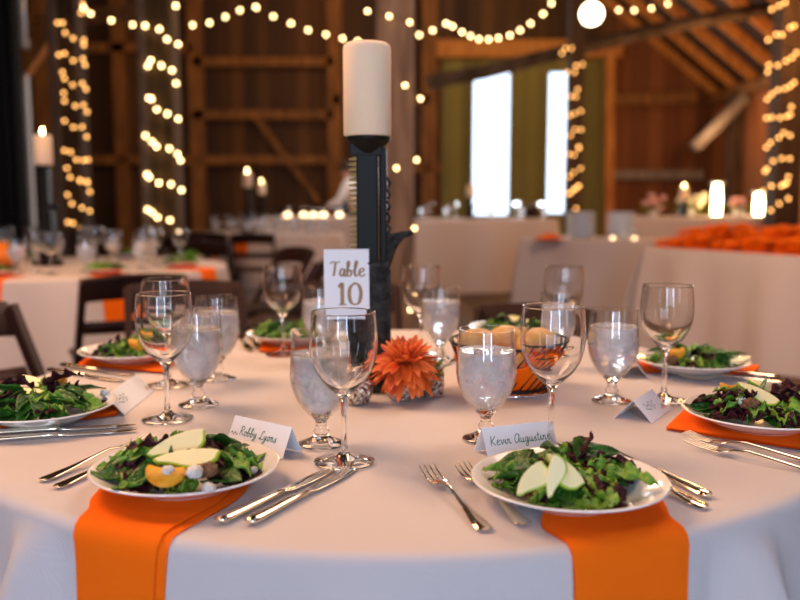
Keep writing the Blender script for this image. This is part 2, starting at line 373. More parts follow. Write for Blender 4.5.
Bq = z1([(516, 17), (425, 76), (467, 86), (490, 116), (523, 131), (442, 178), (433, 195), (473, 194), (505, 208), (517, 247), (436, 290), (444, 293), (460, 324), (491, 337), (523, 352), (426, 402), (446, 420), (459, 434), (497, 440), (521, 456), (530, 475), (430, 517), (437, 525), (466, 542), (502, 546), (533, 563)]) + z4([(432, 88), (446, 96), (462, 111), (499, 119), (521, 149)])
strand('string_lights', [aty(x, y, 6.9-.21) for x, y in Bq], bulb_m, 'warm lights winding round the second post from the left', .018)
Cq = z2([(314, 33), (378, 48), (439, 66), (425, 253), (471, 292), (460, 474), (400, 498)]) + z5([(453, 143), (400, 330), (441, 384)])
strand('string_lights', [aty(x, y, 4.0-.16) for x, y in Cq], bulb_m, 'sparse warm lights round the thick post behind the candle', .011)
Dq = z3([(118, 143), (100, 143), (90, 158), (151, 191), (132, 194), (128, 214), (106, 214), (137, 265), (131, 287), (117, 285), (146, 329), (127, 336), (113, 342), (146, 384), (128, 384), (115, 402), (141, 435), (139, 440), (126, 459), (112, 457), (145, 499), (125, 511), (112, 523), (141, 551), (131, 560), (117, 572)]) + z6([(137, 18), (124, 28), (108, 40), (132, 85), (132, 103)])
strand('string_lights', [aty(x, y, 9.6-.14) for x, y in Dq], bulb_o, 'amber fairy lights round the slim dark post beside the window', .017)
Eq = z3([(750, 8), (732, 17), (711, 28), (777, 77), (765, 82), (741, 103), (724, 103), (700, 118), (784, 157), (770, 172), (753, 181), (729, 194), (703, 193), (699, 213), (777, 245), (765, 256), (750, 263), (729, 267), (711, 279), (697, 294), (769, 317), (766, 340), (755, 345), (735, 349), (711, 348), (695, 350), (746, 394), (765, 401), (732, 408), (708, 423), (695, 437), (764, 470), (741, 470), (715, 478), (697, 500), (691, 508), (760, 524), (749, 546), (739, 551), (709, 550)]) + z6([(756, 8), (740, 17), (710, 18), (684, 33), (760, 55), (733, 70), (708, 90)])
strand('string_lights', [aty(x, y, 8.0-.19) for x, y in Eq], bulb_o, 'amber fairy lights winding round the post at the right edge', .017)
S1 = [(82, 8)] + z1([(263, 40), (325, 60), (388, 73), (424, 70), (566, 74), (616, 67), (663, 50), (706, 30), (755, 22)])
strand('string_lights', [aty(x, y, 7.3) for x, y in S1], bulb_m, 'strand of warm bulbs sagging between the two left posts', .018)
S2 = [(254, 7)] + z2([(35, 48), (87, 69), (138, 89), (191, 102), (240, 114), (285, 122), (345, 118), (410, 112), (467, 104), (507, 90), (547, 70)])
strand('string_lights', [aty(x, y, 7.3) for x, y in S2], bulb_m, 'strand of warm bulbs dipping behind the white pillar candle', .018)
S3 = z2([(566, 78), (594, 95), (619, 107), (644, 116), (673, 117), (702, 113), (736, 105), (766, 90), (797, 70)]) + z3([(34, 41), (59, 10)])
strand('string_lights', [aty(x, y, 7.6) for x, y in S3], bulb_m, 'short sagging strand of warm bulbs above the first window', .018)
S4 = z3([(258, 30), (304, 31), (355, 25), (403, 12)])
strand('string_lights', [aty(x, y, 8.4) for x, y in S4], bulb_m, 'short strand of bulbs running right from the big glowing globe', .018)
g = empty('globe_lamp', aty(590, 14, 7.5)); tag(g, 'big round glowing globe lamp hung under the rafters', 'lamp')
MB().ball((0, 0, 0), .115, 14).build('globe', globe_m, g)
MB().tube([(0, 0, .11), (0, 0, .2)], .03, 12).tube([(0, 0, .2), (0, 0, 1.2)], .006, 6).build('cord', cord_m, g)

# ---------------------------------------------------------------- tablecloth surface
def make_cloth_fn(R, top, folds, rip, rc=.016, flare=.03, seed=0, amp=.05, nr=9):
    def fn(x, y, off=0.):
        r = math.hypot(x, y); th = math.atan2(x, -y)
        cl = .0006*math.sin(7*x+3*y+seed)+.0004*math.sin(13*y-5*x)
        if r <= R-rc: return Vector((x, y, top+off+max(0, cl)))
        e = r-(R-rc); q = rc*PI/2; dx, dy = x/r, y/r
        if e < q:
            a = e/rc; rr = (R-rc)+rc*math.sin(a); z = top-rc+rc*math.cos(a); n_r, n_z = math.sin(a), math.cos(a); t = 0.
        else:
            rr = R; z = top-rc-(e-q); n_r, n_z = 1, 0; t = (e-q)
        f = flare*t/.7 + (t/.7)**.75*(amp*(math.sin(nr*th+seed)*.5+.5)*rip) if t > 0 else 0
        for (c, w, a_) in folds:
            d = (th-c+PI) % (2*PI)-PI
            if t > 0: f += a_*math.exp(-(d/w)**2)*min(1, (t/.25))**.6
        rr += f+off*n_r; z += off*n_z
        return Vector((dx*rr, dy*rr, z))
    return fn
main_folds = [(.485, .028, -.03), (.545, .04, .10), (-.585, .04, .10), (-.52, .03, -.03), (-.05, .06, .03), (.12, .04, -.012), (1.1, .1, .05), (-1.1, .1, .05), (2.0, .1, .05), (2.8, .1, .05), (-2.0, .1, .05), (-2.8, .1, .05)]
cloth_fn = make_cloth_fn(.762, T, main_folds, .7, nr=13)
def cloth_mesh(fn, R, drop, nth=220):
    mb = MB(); rad = [R*i/14 for i in range(1, 14)] + [R-.016+.016*1.5708*k/6 for k in range(7)] + [R+.0092+drop*(k/22)**1.2 for k in range(1, 23)]
    vs = [fn(0.0001, 0)]; rows = [[0]]
    for r in rad:
        rows.append(list(range(len(vs), len(vs)+nth)))
        for k in range(nth):
            a = 2*PI*k/nth; vs.append(fn(r*math.cos(a), r*math.sin(a)))
    fs = []
    for i in range(len(rows)-1):
        a, b = rows[i], rows[i+1]
        for k in range(nth):
            k2 = (k+1) % nth
            fs.append((a[0], b[k], b[k2]) if len(a) == 1 else (a[k], b[k], b[k2], a[k2]))
    return mb.add(vs, fs)
def table_proto(R):
    t = empty('round_table'); MB().lathe([(0, -.03), (R-.01, -.03), (R-.004, -.004), (0, -.004)], 64, smooth=False, c=(0, 0, T)).build('tabletop', tabletop_m, t)
    for i in range(4):
        a = PI/4+i*PI/2; MB().tube([(R*.6*math.cos(a), R*.6*math.sin(a), T-.03), (R*.68*math.cos(a), R*.68*math.sin(a), .0)], .014, 10).build('leg', black_iron, t)
    return t
main_table = tag(table_proto(.752), 'near round banquet table hidden under a floor-length cloth', 'table')
main_cloth = tag(cloth_mesh(cloth_fn, .762, .715).build('tablecloth', linen, solid=0), 'pale linen tablecloth covering the near table in front of the camera', 'tablecloth')

# ---------------------------------------------------------------- plates
pp = [(0, .0), (.062, .0), (.064, .003), (.070, .004), (.085, .010), (.103, .0185), (.115, .0235), (.118, .0245), (.1185, .0258), (.117, .0268), (.1145, .0262), (.102, .0212), (.084, .0132), (.070, .0078), (.062, .0062), (0, .0058)]
pp = [(r_*.975, z_) for r_, z_ in pp]
plate = MB().lathe(pp, 72).build('salad_plate', china)
PL = {'fl': (at(185, 473, T+.02).x, at(185, 473, T+.02).y), 'fr': (at(567, 486, T+.02).x, at(567, 486, T+.02).y),
      'l': tuple(at(40, 411, T+.02)[:2]), 'r': tuple(at(757, 417, T+.02)[:2]), 'br': tuple(at(690, 364, T+.02)[:2]),
      'bl': tuple(at(131, 354, T+.02)[:2]), 'bc': tuple(at(291, 337, T+.02)[:2]), 'bd': tuple(at(512, 331, T+.02)[:2])}
plab = {'fl': 'white salad plate at the front left, half over the long orange napkin', 'fr': 'white salad plate at the front right with pear slices standing in the greens',
        'l': 'white salad plate at the left edge, on an orange napkin', 'r': 'white salad plate at the right edge, on a rolled orange napkin',
        'br': 'white salad plate on the far right, behind the glass of wine glass stems', 'bl': 'white salad plate on the far left of the near table, before the dark chair',
        'bc': 'small looking white plate at the back left, behind the lone wine glass', 'bd': 'white plate at the very back, behind the bread basket'}
plab['br'] = 'white salad plate at the back right, beside the rightmost wine glass'
for k_, (x, y) in PL.items(): place(plate, (x, y, T+.0062), 0, plab[k_], 'plate', 'salad plates on the near table')

# ---------------------------------------------------------------- salads
def leaf(mb, rnd, P, yaw, pitch, L, W, kind, mi, roll=0):
    nu, nv = (22, 8) if kind == 'ruffle' else (9, 6); rows = []; ph = rnd.uniform(0, 6); bend = rnd.uniform(.5, 1.6); cup = rnd.uniform(.2, .7)
    M = Matrix.Translation(P) @ Euler((roll, -pitch, yaw), 'XYZ').to_matrix().to_4x4()
    for i in range(nu+1):
        u = i/nu; w = W*math.sin(PI*min(1, u**.75*1.0))**.75 if 0 < u < 1 else W*.06
        row = []
        for j in range(nv+1):
            v = j/nv*2-1; ww = w
            if kind == 'ruffle': ww = w*(1+.22*math.sin(u*20+ph)*abs(v)+.12*math.sin(u*47+ph)*abs(v)**2)
            z = cup*w*v*v - bend*L*.35*u*u
            if kind == 'ruffle': z += .0055*math.sin(u*19+ph+(3 if v > 0 else 0))*abs(v)**1.3+.0012*math.sin(v*7+ph+u*9)
            else: z += .0015*math.sin(u*14+ph)*abs(v) - .0012*(1-abs(v))**2
            row.append(M @ Vector((u*L, v*ww, z)))
        rows.append(row)
    mb.grid(rows, mi)
def plate_z(r):
    P_ = [(0, .0062), (.062, .0066), (.070, .0082), (.084, .0136), (.102, .0216), (.115, .0266), (.13, .03)]
    for (a, za), (b, zb_) in zip(P_, P_[1:]):
        if r <= b: return za+(zb_-za)*(r-a)/(b-a)
    return .03
def greens(n, seed, R=.072, h=.03, mixw=(.4, .35, .25), big=1.):
    rnd = random.Random(seed); mb = MB()
    for i in range(n):
        rr = R*math.sqrt(rnd.random()); a = rnd.uniform(0, 2*PI); t = rr/R
        z = .012 + h*(1-t*t)*rnd.uniform(.1, 1) + .006*t
        c = rnd.random(); mi = 0 if c < mixw[0] else 1 if c < mixw[0]+mixw[1] else 2
        kind = 'smooth' if mi == 0 else 'ruffle'
        L = rnd.uniform(.042, .068)*big; W = L*(rnd.uniform(.26, .36) if mi == 0 else rnd.uniform(.22, .32))
        yaw = a+rnd.uniform(-.9, .9); rr *= .7
        if rr+L > .112: L = max(.03, .112-rr)
        leaf(mb, rnd, Vector((rr*math.cos(a), rr*math.sin(a), z)), yaw, rnd.uniform(-.1, .6), L, W, kind, mi, rnd.uniform(-.6, .6))
    mb.v = [(x, y, max(z, plate_z(math.hypot(x, y))+.001+.004*rnd.random())) for x, y, z in mb.v]
    return mb
salads = {}
glab = {'fl': 'mixed green and purple salad leaves on the front left plate', 'fr': 'mixed salad leaves on the front right plate', 'l': 'salad leaves on the plate at the left edge',
        'r': 'dark frilly salad leaves on the plate at the right edge', 'br': 'salad leaves on the back right plate', 'bl': 'salad leaves on the far left plate before the dark chair',
        'bc': 'salad leaves on the plate behind the lone wine glass', 'bd': 'salad leaves on the plate behind the bread basket'}
for i, (k_, (x, y)) in enumerate(PL.items()):
    n = {'fl': 64, 'fr': 60, 'l': 54, 'r': 64}.get(k_, 40)
    mw = {'fl': (.38, .32, .30), 'fr': (.42, .46, .12), 'l': (.5, .25, .25), 'r': (.42, .3, .28)}.get(k_, (.5, .4, .1))
    o = greens(n, (10, 31, 12, 13, 14, 15, 16, 17)[i], mixw=mw, h=.044 if k_ in ('fl', 'r', 'l') else .036).build('salad_greens', [leaf_dark, leaf_light, leaf_red], loc=(x, y, T+.0062), solid=.0006)
    tag(o, glab[k_], 'salad', kind='stuff')

def pear_slice():
    """thin wedge cut from a pear: outline in XY, stem end at +X, green skin on the rim"""
    pts = []
    for i in range(20):
        t = i/19; pts.append((-.036+.078*t, .0205*((max(0, 1-((t-.34)/.34)**2))**.5 if t < .34 else (1-.72*smooth((t-.34)/.62))*(max(0, 1-t)/.66)**.12)))
    ring = pts + [(-.036+.078*(1-i/19), -.008*math.sin(PI*(1-i/19))**.7) for i in range(1, 19)]
    n = len(ring); th = .0028
    mb = MB(); inn = [(x*.93, y*.86) for x, y in ring]
    for sg in (1, -1):
        vs_ = [(x, y, sg*th) for x, y in inn]+[(x, y, sg*th*.9) for x, y in ring]
        cap = tuple(range(n)); st_ = [(i, n+i, n+(i+1) % n, (i+1) % n) for i in range(n)]
        if sg < 0: cap = cap[::-1]
        else: st_ = [f[::-1] for f in st_]
        mb.add(vs_, [cap], 0, False)
        for i, f in enumerate(st_): mb.add([vs_[j] for j in f], [(0, 1, 2, 3)], 1 if i < 19 else 0, False)
    th *= .9
    core = [(i, i+1, n+i+1, n+i) for i in range(n-1)]+[(n-1, 0, n, 2*n-1)]
    top = [f[::-1] for k_, f in enumerate(core) if k_ < 19]; bot = [f[::-1] for k_, f in enumerate(core) if k_ >= 19]
    vs = [(x, y, th) for x, y in ring]+[(x, y, -th) for x, y in ring]
    mb.add(vs, top, 1, False); mb.add(vs, bot, 0, False)
    r = empty('pear_slice')
    o = mb.build('slice', [pear_m, pear_skin], r)
    return r
pear = pear_slice()
def pear_at(px, py, z, tilt, phi, label, sc_=(1, 1, 1)):
    p = at(px, py, z); o = place(pear, p, 0, label, 'fruit', 'pear slices on the salads'); o.rotation_mode = 'ZYX'; o.rotation_euler = (tilt, 0, math.radians(phi)); o.scale = sc_
SP = T
pear_at(177, 442, SP+.070, .85, 207, 'upper pale pear slice on the front left salad', (.92, 1.15, 1))
pear_at(188, 456, SP+.062, .65, 190, 'lower pear slice with green skin on the front left salad', (.98, .95, 1))
pear_at(529, 477, SP+.056, 1.0, 232, 'left pear slice propped on the front right salad', (.60, .95, 1))
pear_at(551, 474, SP+.060, 1.15, 258, 'middle narrow pear slice standing on the front right salad', (.62, .72, 1))
pear_at(565, 470, SP+.058, 1.0, 140, 'right wide pear slice on the front right salad', (.66, .92, 1))
pear_at(758, 393, SP+.062, .75, 148, 'long pale pear slice across the salad at the right edge', (.85, .9, 1))
pear_at(769, 388, SP+.060, .6, 152, 'under pear slice of the pair on the salad at the right edge', (.85, .8, 1))
pear_at(34, 381, SP+.052, .5, 155, 'upper pear slice on the salad at the left edge', (.7, .7, 1))
pear_at(27, 391, SP+.048, .35, 176, 'lower pear slice on the salad at the left edge', (.8, .6, 1))
pear_at(738, 360, SP+.034, .4, 20, 'pear slice resting on the rim of the back right plate', (.7, .7, 1))
pear_at(512, 320, SP+.05, .7, 12, 'pear slice on the plate behind the bread basket', (.8, .8, 1))

def segment():
    mb = MB(); rows = []
    for i in range(15):
        t = i/14; a = -1.25+2.5*t; w = math.sin(PI*t)**.6*.009+.0008; row = []
        for k_ in range(10):
            b = 2*PI*k_/9; rr = .018+w*math.cos(b)
            row.append((rr*math.sin(a), -rr*math.cos(a)+.018, w*.8*math.sin(b)))
        rows.append(row)
    return mb.grid(rows).build('orange_segment', citrus)
seg = segment()
def seg_at(px, py, z, rot, label, s=1.):
    o = place(seg, at(px, py, z), 0, label, 'fruit', 'orange segments on the salads'); o.rotation_euler = rot; o.scale = (s,)*3
seg_at(163, 478, SP+.046, (.9, .1, .1), 'glossy orange segment at the front of the front left salad', 1.15)
seg_at(54, 385, SP+.052, (1.2, 0, .6), 'orange segment on the salad at the left edge', 1.)
seg_at(728, 390, SP+.054, (1., .2, .3), 'orange segment on the salad at the right edge', .9)
seg_at(674, 354, SP+.048, (1.1, 0, 0), 'orange segment on the back right salad', 1.1)
seg_at(138, 345, SP+.048, (1.1, 0, .4), 'orange segment on the far left salad', 1.2)

def crumb(seed, r):
    rnd = random.Random(seed); mb = MB().ball((0, 0, 0), r, 7)
    mb.v = [tuple(Vector(v)*rnd.uniform(.75, 1.2)) for v in mb.v]
    return mb
fe = crumb(3, .0065).build('cheese_crumble', feta_m)
def fe_at(px, py, z, s, label, grp='white cheese crumbles on the salads'):
    o = place(fe, at(px, py, z), random.uniform(0, 6), label, 'cheese', grp); o.scale = (s, s, s*.85)
for px, py, z, s, lb in ((166, 471, .054, 1.1, 'white cheese crumble behind the orange segment, left one of two'), (193, 472, .052, 1.4, 'largest white cheese crumble, right of the orange segment on the front left salad'), (207, 488, .036, 1.1, 'white cheese crumble near the front rim of the front left plate'),
                         (252, 470, .032, .8, 'tiny white cheese crumble at the right rim of the front left plate'), (740, 401, .052, 1.3, 'white cheese crumble under the pears on the salad at the right edge'),
                         (103, 393, .035, 1.2, 'white cheese crumble at the right rim of the left edge plate'), (43, 401, .034, .8, 'small white cheese crumble at the front of the left edge salad')):
    fe_at(px, py, SP+z, s, lb)
wn = crumb(9, .009).build('walnut_piece', walnut)
for px, py, z, s, lb in ((205, 470, .050, 1.2, 'brown walnut piece in the front left salad'), (748, 404, .050, 1.25, 'brown walnut piece under the pear on the right edge salad'), (668, 360, .04, 1.3, 'brown walnut piece in the back right salad'), (707, 360, .038, 1.2, 'walnut piece at the right of the back right salad')):
    o = place(wn, at(px, py, SP+z), .4, lb, 'nut', 'walnut pieces on the salads'); o.scale = (s*1.3, s, s*.8)

# ---------------------------------------------------------------- napkins
def napkin(rows, label, nu=10, drop=0., layers=2, fn=cloth_fn, name='napkin', group='orange napkins on the near table', gap=.0016, z0=.0012):
    """rows: list of (left_xy, right_xy) from the inner end outwards"""
    mb = MB(); th = .0011
    def interp(s):
        n = len(rows)-1; i = min(n-1, int(s*n)); f = s*n-i
        def cat(k_):
            g_ = lambda q: Vector(rows[max(0, min(n, q))][k_])
            p0, p1, p2, p3 = g_(i-1), g_(i), g_(i+1), g_(i+2)
            return .5*((2*p1)+(-p0+p2)*f+(2*p0-5*p1+4*p2-p3)*f*f+(-p0+3*p1-3*p2+p3)*f**3)
        return cat(0), cat(1)
    ns = 46
    for L in range(layers):
        top_, bot_ = [], []
        inset = .004*L
        for i in range(ns+1):
            s = i/ns; a, b = interp(s); b = b.lerp(a, .09*L); rt, rb = [], []
            for j in range(nu+1):
                v = j/nu; p = a.lerp(b, v)
                w = .0006*math.sin(v*5+L)+.0005*math.sin(s*11)
                edge = min(v, 1-v)*nu
                off = z0 + (L*(th+gap)) + max(0, w)
                rt.append(fn(p.x, p.y, off+th)); rb.append(fn(p.x, p.y, off))
            top_.append(rt); bot_.append(rb)
        mb.grid(top_, flip=False); mb.grid(bot_, flip=True)
        for j in (0, nu): mb.grid([[t[j] for t in top_], [t[j] for t in bot_]])
        mb.grid([top_[0], bot_[0]]); mb.grid([top_[-1], bot_[-1]])
    o = mb.build(name, napkin_m)
    return tag(o, label, 'napkin', group)
def flatv(px, py): p = at(px, py); return (p.x, p.y)
def rad_(p, d=.24): r_ = math.hypot(*p); return (p[0]*(1+d/r_), p[1]*(1+d/r_))
# front left: wide under the plate, hanging straight down over the edge
pa, pb = flatv(90, 500), flatv(262, 487)
def out(p, q, d): v = (Vector(q)-Vector(p)).normalized(); return tuple(Vector(q)+v*d)
napkin([(flatv(128, 462), flatv(250, 466)), (flatv(92, 500), flatv(240, 497)), (flatv(66, 527), flatv(167, 541)), (rad_(flatv(66, 527)), rad_(flatv(164, 541)))], 'long orange napkin hanging over the front left edge of the table')
napkin([(flatv(585, 470), flatv(655, 480)), (flatv(540, 520), flatv(664, 507)), (flatv(575, 553), flatv(690, 533)), (rad_(flatv(576, 553)), rad_(flatv(686, 533)))], 'orange napkin hanging over the front right edge of the table')
def roll_napkin(corners, label, h=.012):
    """a folded napkin lying flat: quad a,b,c,d (front-left, front-right, back-right, back-left) with soft rolled edges"""
    a, b, c, d = [Vector(q) for q in corners]; mb = MB(); n = 16; m = 12
    for L in range(3):
        rows_t, rows_b = [], []
        for i in range(n+1):
            s = i/n; p, q = a.lerp(b, s), d.lerp(c, s); rt, rb = [], []
            for j in range(m+1):
                v = j/m; x = p.lerp(q, v); e = 1-min(1, (min(v, 1-v)*2/.25))**.5
                z = h*L/3 + .0006*math.sin(s*9+L*2)
                ed = h/3*.46*(1-max(0, 1-min(v, 1-v)*10)**2)
                rt.append((x.x, x.y, T+.0015+z+h/6+ed)); rb.append((x.x, x.y, T+.0015+z+h/6-ed*.9))
            rows_t.append(rt); rows_b.append(rb)
        mb.grid(rows_t); mb.grid(rows_b, flip=True); mb.grid([rows_t[0], rows_b[0]], flip=True); mb.grid([rows_t[-1], rows_b[-1]])
    return tag(mb.build('napkin', napkin_m), label, 'napkin', 'orange napkins on the near table')
roll_napkin([flatv(-60, 441), flatv(116, 417), flatv(119, 398), flatv(-20, 412)], 'flat folded orange napkin under the plate at the left edge', .0058)
roll_napkin([flatv(664, 431), flatv(830, 456), flatv(850, 425), flatv(692, 403)], 'flat folded orange napkin under the plate at the right edge', .0058)
roll_napkin([flatv(76, 367), flatv(165, 375), flatv(172, 364), flatv(98, 352)], 'folded orange napkin under the far left plate before the dark chair', .0058)
roll_napkin([flatv(640, 374), flatv(752, 376), flatv(758, 368), flatv(632, 360)], 'folded orange napkin under the back right plate', .0058)
roll_napkin([flatv(258, 353), flatv(302, 354), flatv(320, 342), flatv(262, 334)], 'folded orange napkin under the plate behind the lone wine glass', .0058)

# ---------------------------------------------------------------- glassware
def two_part(outer, inner, n, zs):
    mb = MB().lathe(outer+inner, n)
    for i, f in enumerate(mb.f):
        if min(mb.v[j][2] for j in f) > zs: mb.mi[i] = 1
    return mb
def wine_proto(name='wine_glass', n=56, liquid=None):
    r = empty(name)
    outer = [(.0, .0), (.040, .0), (.042, .0012), (.041, .0024), (.030, .0042), (.012, .0085), (.0055, .015), (.0040, .030), (.0038, .060), (.0046, .082), (.0085, .093), (.018, .1015), (.030, .1135), (.039, .128), (.0445, .146), (.0462, .162), (.0455, .180), (.0440, .196), (.0430, .2055), (.0429, .2066), (.0426, .2072)]
    inner = [(.0421, .2072), (.0418, .2066), (.0419, .2055), (.0430, .196), (.0446, .180), (.0452, .162), (.0435, .147), (.0378, .1295), (.0286, .1155), (.0165, .1045), (.007, .0985), (.0, .097)]
    two_part(outer, inner, n, .0925).build('bowl_and_stem', [glass, glass], r)
    return r
def goblet_proto(name='water_goblet', n=56, icy=True):
    r = empty(name)
    outer = [(.0, .0), (.033, .0), (.035, .0014), (.034, .003), (.025, .006), (.014, .011), (.0095, .016), (.0125, .020), (.0095, .0245), (.0075, .030), (.0090, .036), (.016, .043), (.0265, .054), (.036, .069), (.0425, .086), (.0448, .101), (.0445, .116), (.0432, .134), (.0415, .152), (.0406, .165), (.0405, .1662), (.0402, .1668)]
    inner = [(.0397, .1668), (.0394, .1662), (.0395, .165), (.0402, .152), (.0419, .134), (.0431, .116), (.0433, .101), (.0410, .087), (.0345, .0705), (.025, .056), (.0145, .0465), (.0, .043)]
    two_part(outer, inner, n, .0425).build('goblet_glass', [glass, thin], r)
    w = [(.0, .0436), (.0142, .0470), (.0247, .0564), (.0341, .0708), (.0405, .0872), (.0428, .101), (.0426, .116), (.0418, .128), (.0413, .1355), (.0405, .1350), (.0, .1345)]
    wa = MB().lathe(w, n).build('water', water, r)
    if icy:
        rnd = random.Random(5)
        for i, (x, y, z) in enumerate(((.014, -.008, .128), (-.014, .006, .126), (.004, .012, .106), (-.010, -.014, .10))):
            MB().box((x, y, z), (.022, .02, .018), rot=(rnd.uniform(0, 1.5), rnd.uniform(0, 1.5), rnd.uniform(0, 3))).build('ice_cube', ice, wa, bevel=.003)
    return r
wine = wine_proto(); gob = goblet_proto()
def rim_at(px, py, z): p = at(px, py, T+z); return (p.x, p.y)
WG = [((166, 420), 'empty wine glass at the left, nearest of the left pair'), ((167, 386), 'wine glass standing behind the left foreground wine glass'),
      ((282, 355), 'lone empty wine glass at the back left, between the dark chairs and the number card'), ((343, 463), 'large empty wine glass in front of the table number card, nearest to the camera'),
      ((549, 450), 'empty wine glass behind the Kevin place card'), ((662, 401), 'empty wine glass at the right, before the back right salad'), ('rim', (420, 267), 'empty wine glass at the back centre, right of the iron jack'), ('rim', (563, 267), 'empty wine glass at the back right, in front of the buffet cloth')]
WG[4] = ((549, 450), 'empty wine glass at the front right, standing right behind a place card')
def base_or_rim(e, z):
    if e[0] == 'rim': x, y = rim_at(*e[1], z); return x, y, e[2]
    p = at(*e[0]); return p.x, p.y, e[1]
for e in WG:
    x, y, lb = base_or_rim(e, .207); place(wine, (x, y, T+.0016), random.uniform(0, 3), lb, 'wine glass', 'wine glasses on the near table')
GG = [((197, 406), 'frosty water goblet at the left, touching the left wine glass in view'), ((217, 380), 'water goblet at the left, farther back of the left pair'), ('rim', (320, 287), 'water goblet half hidden behind the table number card'),
      ((320, 445), 'water goblet in the left foreground, behind the largest wine glass'), ((484, 440), 'frosty iced water goblet in the middle foreground, before the bread basket'), ((610, 402), 'iced water goblet right of centre with a lit amber base'),
      ('rim', (439, 287), 'water goblet at the back centre, above the orange flower'), ('rim', (559, 291), 'water goblet at the back, hidden behind the front right wine glass')]
for e in GG:
    x, y, lb = base_or_rim(e, .167); place(gob, (x, y, T+.0016), random.uniform(0, 3), lb, 'water glass', 'water goblets on the near table')

# ---------------------------------------------------------------- cutlery
def profile_bar(secs, mb=None, n=10):
    """secs: (x, halfwidth, z, halfthick) -> rounded bar along +X"""
    mb = mb or MB(); rows = []
    for x, hw, z, ht in secs:
        rows.append([(x, hw*math.cos(2*PI*k_/n), z+ht*math.sin(2*PI*k_/n)) for k_ in range(n+1)])
    mb.grid(rows)
    for r_, fl in ((rows[0], 0), (rows[-1], 1)):
        mb.add(r_[:-1], [tuple(range(n)) if not fl else tuple(range(n-1, -1, -1))])
    return mb
def fork_proto():
    r = empty('fork')
    h = profile_bar([(0, .004, .0035, .0018), (.004, .0095, .0035, .0022), (.02, .0095, .004, .0022), (.05, .006, .0055, .002), (.09, .003, .009, .0018), (.115, .0026, .0115, .0017), (.135, .0045, .0095, .0015), (.142, .010, .0075, .0013), (.150, .0125, .0062, .0012), (.158, .0125, .0055, .0011)])
    h.build('handle', steel, r)
    t = MB()
    for k_ in range(4):
        y = -.0102+.0068*k_
        profile_bar([(.153, .0024, .0058, .0011), (.165, .0018, .005, .0010), (.185, .0014, .0065, .0009), (.2, .0011, .010, .0007), (.205, .0004, .0115, .0003)], t, 8)
        for i in range(len(t.v)-1, len(t.v)-1-(5*9+16), -1): 
            v = t.v[i]; t.v[i] = (v[0], v[1]+y, v[2])
    t.build('tines', steel, r)
    return r
def knife_proto():
    r = empty('knife')
    profile_bar([(0, .003, .005, .003), (.003, .0085, .005, .0042), (.012, .0095, .005, .0045), (.04, .0082, .005, .004), (.08, .0068, .005, .0036), (.105, .0065, .005, .0034), (.112, .0045, .005, .003)]).build('handle', steel, r)
    profile_bar([(.110, .0045, .0045, .002), (.125, .0085, .0035, .0009), (.16, .0098, .003, .0008), (.19, .0095, .003, .0008), (.21, .0075, .003, .0007), (.222, .003, .003, .0005), (.224, .0008, .003, .0004)]).build('blade', steel, r)
    return r
def spoon_proto():
    r = empty('spoon')
    profile_bar([(0, .004, .0035, .0018), (.004, .0095, .0035, .0022), (.02, .0095, .004, .0022), (.05, .006, .0055, .002), (.10, .003, .009, .0018), (.135, .0028, .009, .0016), (.142, .004, .008, .0014)]).build('handle', steel, r)
    mb = MB(); rows = []
    for i in range(13):
        t = i/12; x = .138+.055*t; w = .019*math.sin(PI*(.06+.9*t))**.6; row = []
        for j in range(9):
            v = j/8*2-1; row.append((x, v*w, .0095-.0075*(1-v*v)*math.sin(PI*(.05+.93*t))))
        rows.append(row)
    mb.grid(rows).build('bowl', steel, r, solid=.0009)
    return r
fork = fork_proto(); knife = knife_proto(); spoon = spoon_proto()
def lay(proto, end, tip, label, z=.0012, tilt=0):
    """end: handle end pixel, tip: pixel the piece points to"""
    a = at(*end); b = at(*tip); d = b-a
    o = place(proto, (a.x, a.y, T+z), math.atan2(d.y, d.x), label, proto.name.split('.')[0], 'cutlery on the near table')
    if tilt: o.rotation_euler.y = tilt
lay(fork, (484, 533), (424, 473), 'outer fork left of the front right plate, farther from the plate')
lay(fork, (523, 528), (452, 464), 'inner fork left of the front right plate, tucked against the rim')
lay(fork, (40, 484), (92, 464), 'outer fork with its handle sticking out left of the front left plate')
lay(fork, (54, 491), (108, 469), 'inner fork half under the rim of the front left plate')
lay(knife, (217, 526), (328, 473), 'left knife of the pair between the front left plate and the big wine glass')
lay(knife, (247, 527), (352, 471), 'right knife of the pair reaching the foot of the big wine glass')
lay(knife, (707, 500), (597, 447), 'knife beside the front right plate, its blade behind the plate')
lay(spoon, (704, 511), (590, 459), 'spoon lying beside the knife at the front right plate, nearest the table edge')
lay(knife, (-20, 437), (138, 427), 'upper knife lying in front of the plate at the left edge')
lay(knife, (-24, 444), (138, 432), 'lower knife nearest the camera in front of the left edge plate')
lay(fork, (830, 469), (692, 441), 'left fork of the pair before the plate at the right edge')
lay(fork, (836, 480), (708, 452), 'front fork of the pair before the plate at the right edge')
lay(knife, (47, 372), (150, 387), 'front knife of the pair before the far left plate')
lay(knife, (60, 367), (160, 381), 'rear knife of the pair before the far left plate')
lay(fork, (785, 384), (699, 381), 'fork lying in front of the back right plate')
lay(spoon, (778, 378), (712, 374), 'spoon partly hidden behind the right edge salad')
lay(knife, (238, 338), (252, 356), 'left knife of the pair at the back left beside the lone wine glass')
lay(knife, (247, 337), (262, 354), 'right knife of the pair at the back left beside the lone wine glass')
lay(spoon, (520, 452), (577, 449), 'spoon behind the front right plate by the wine glass foot') if False else None

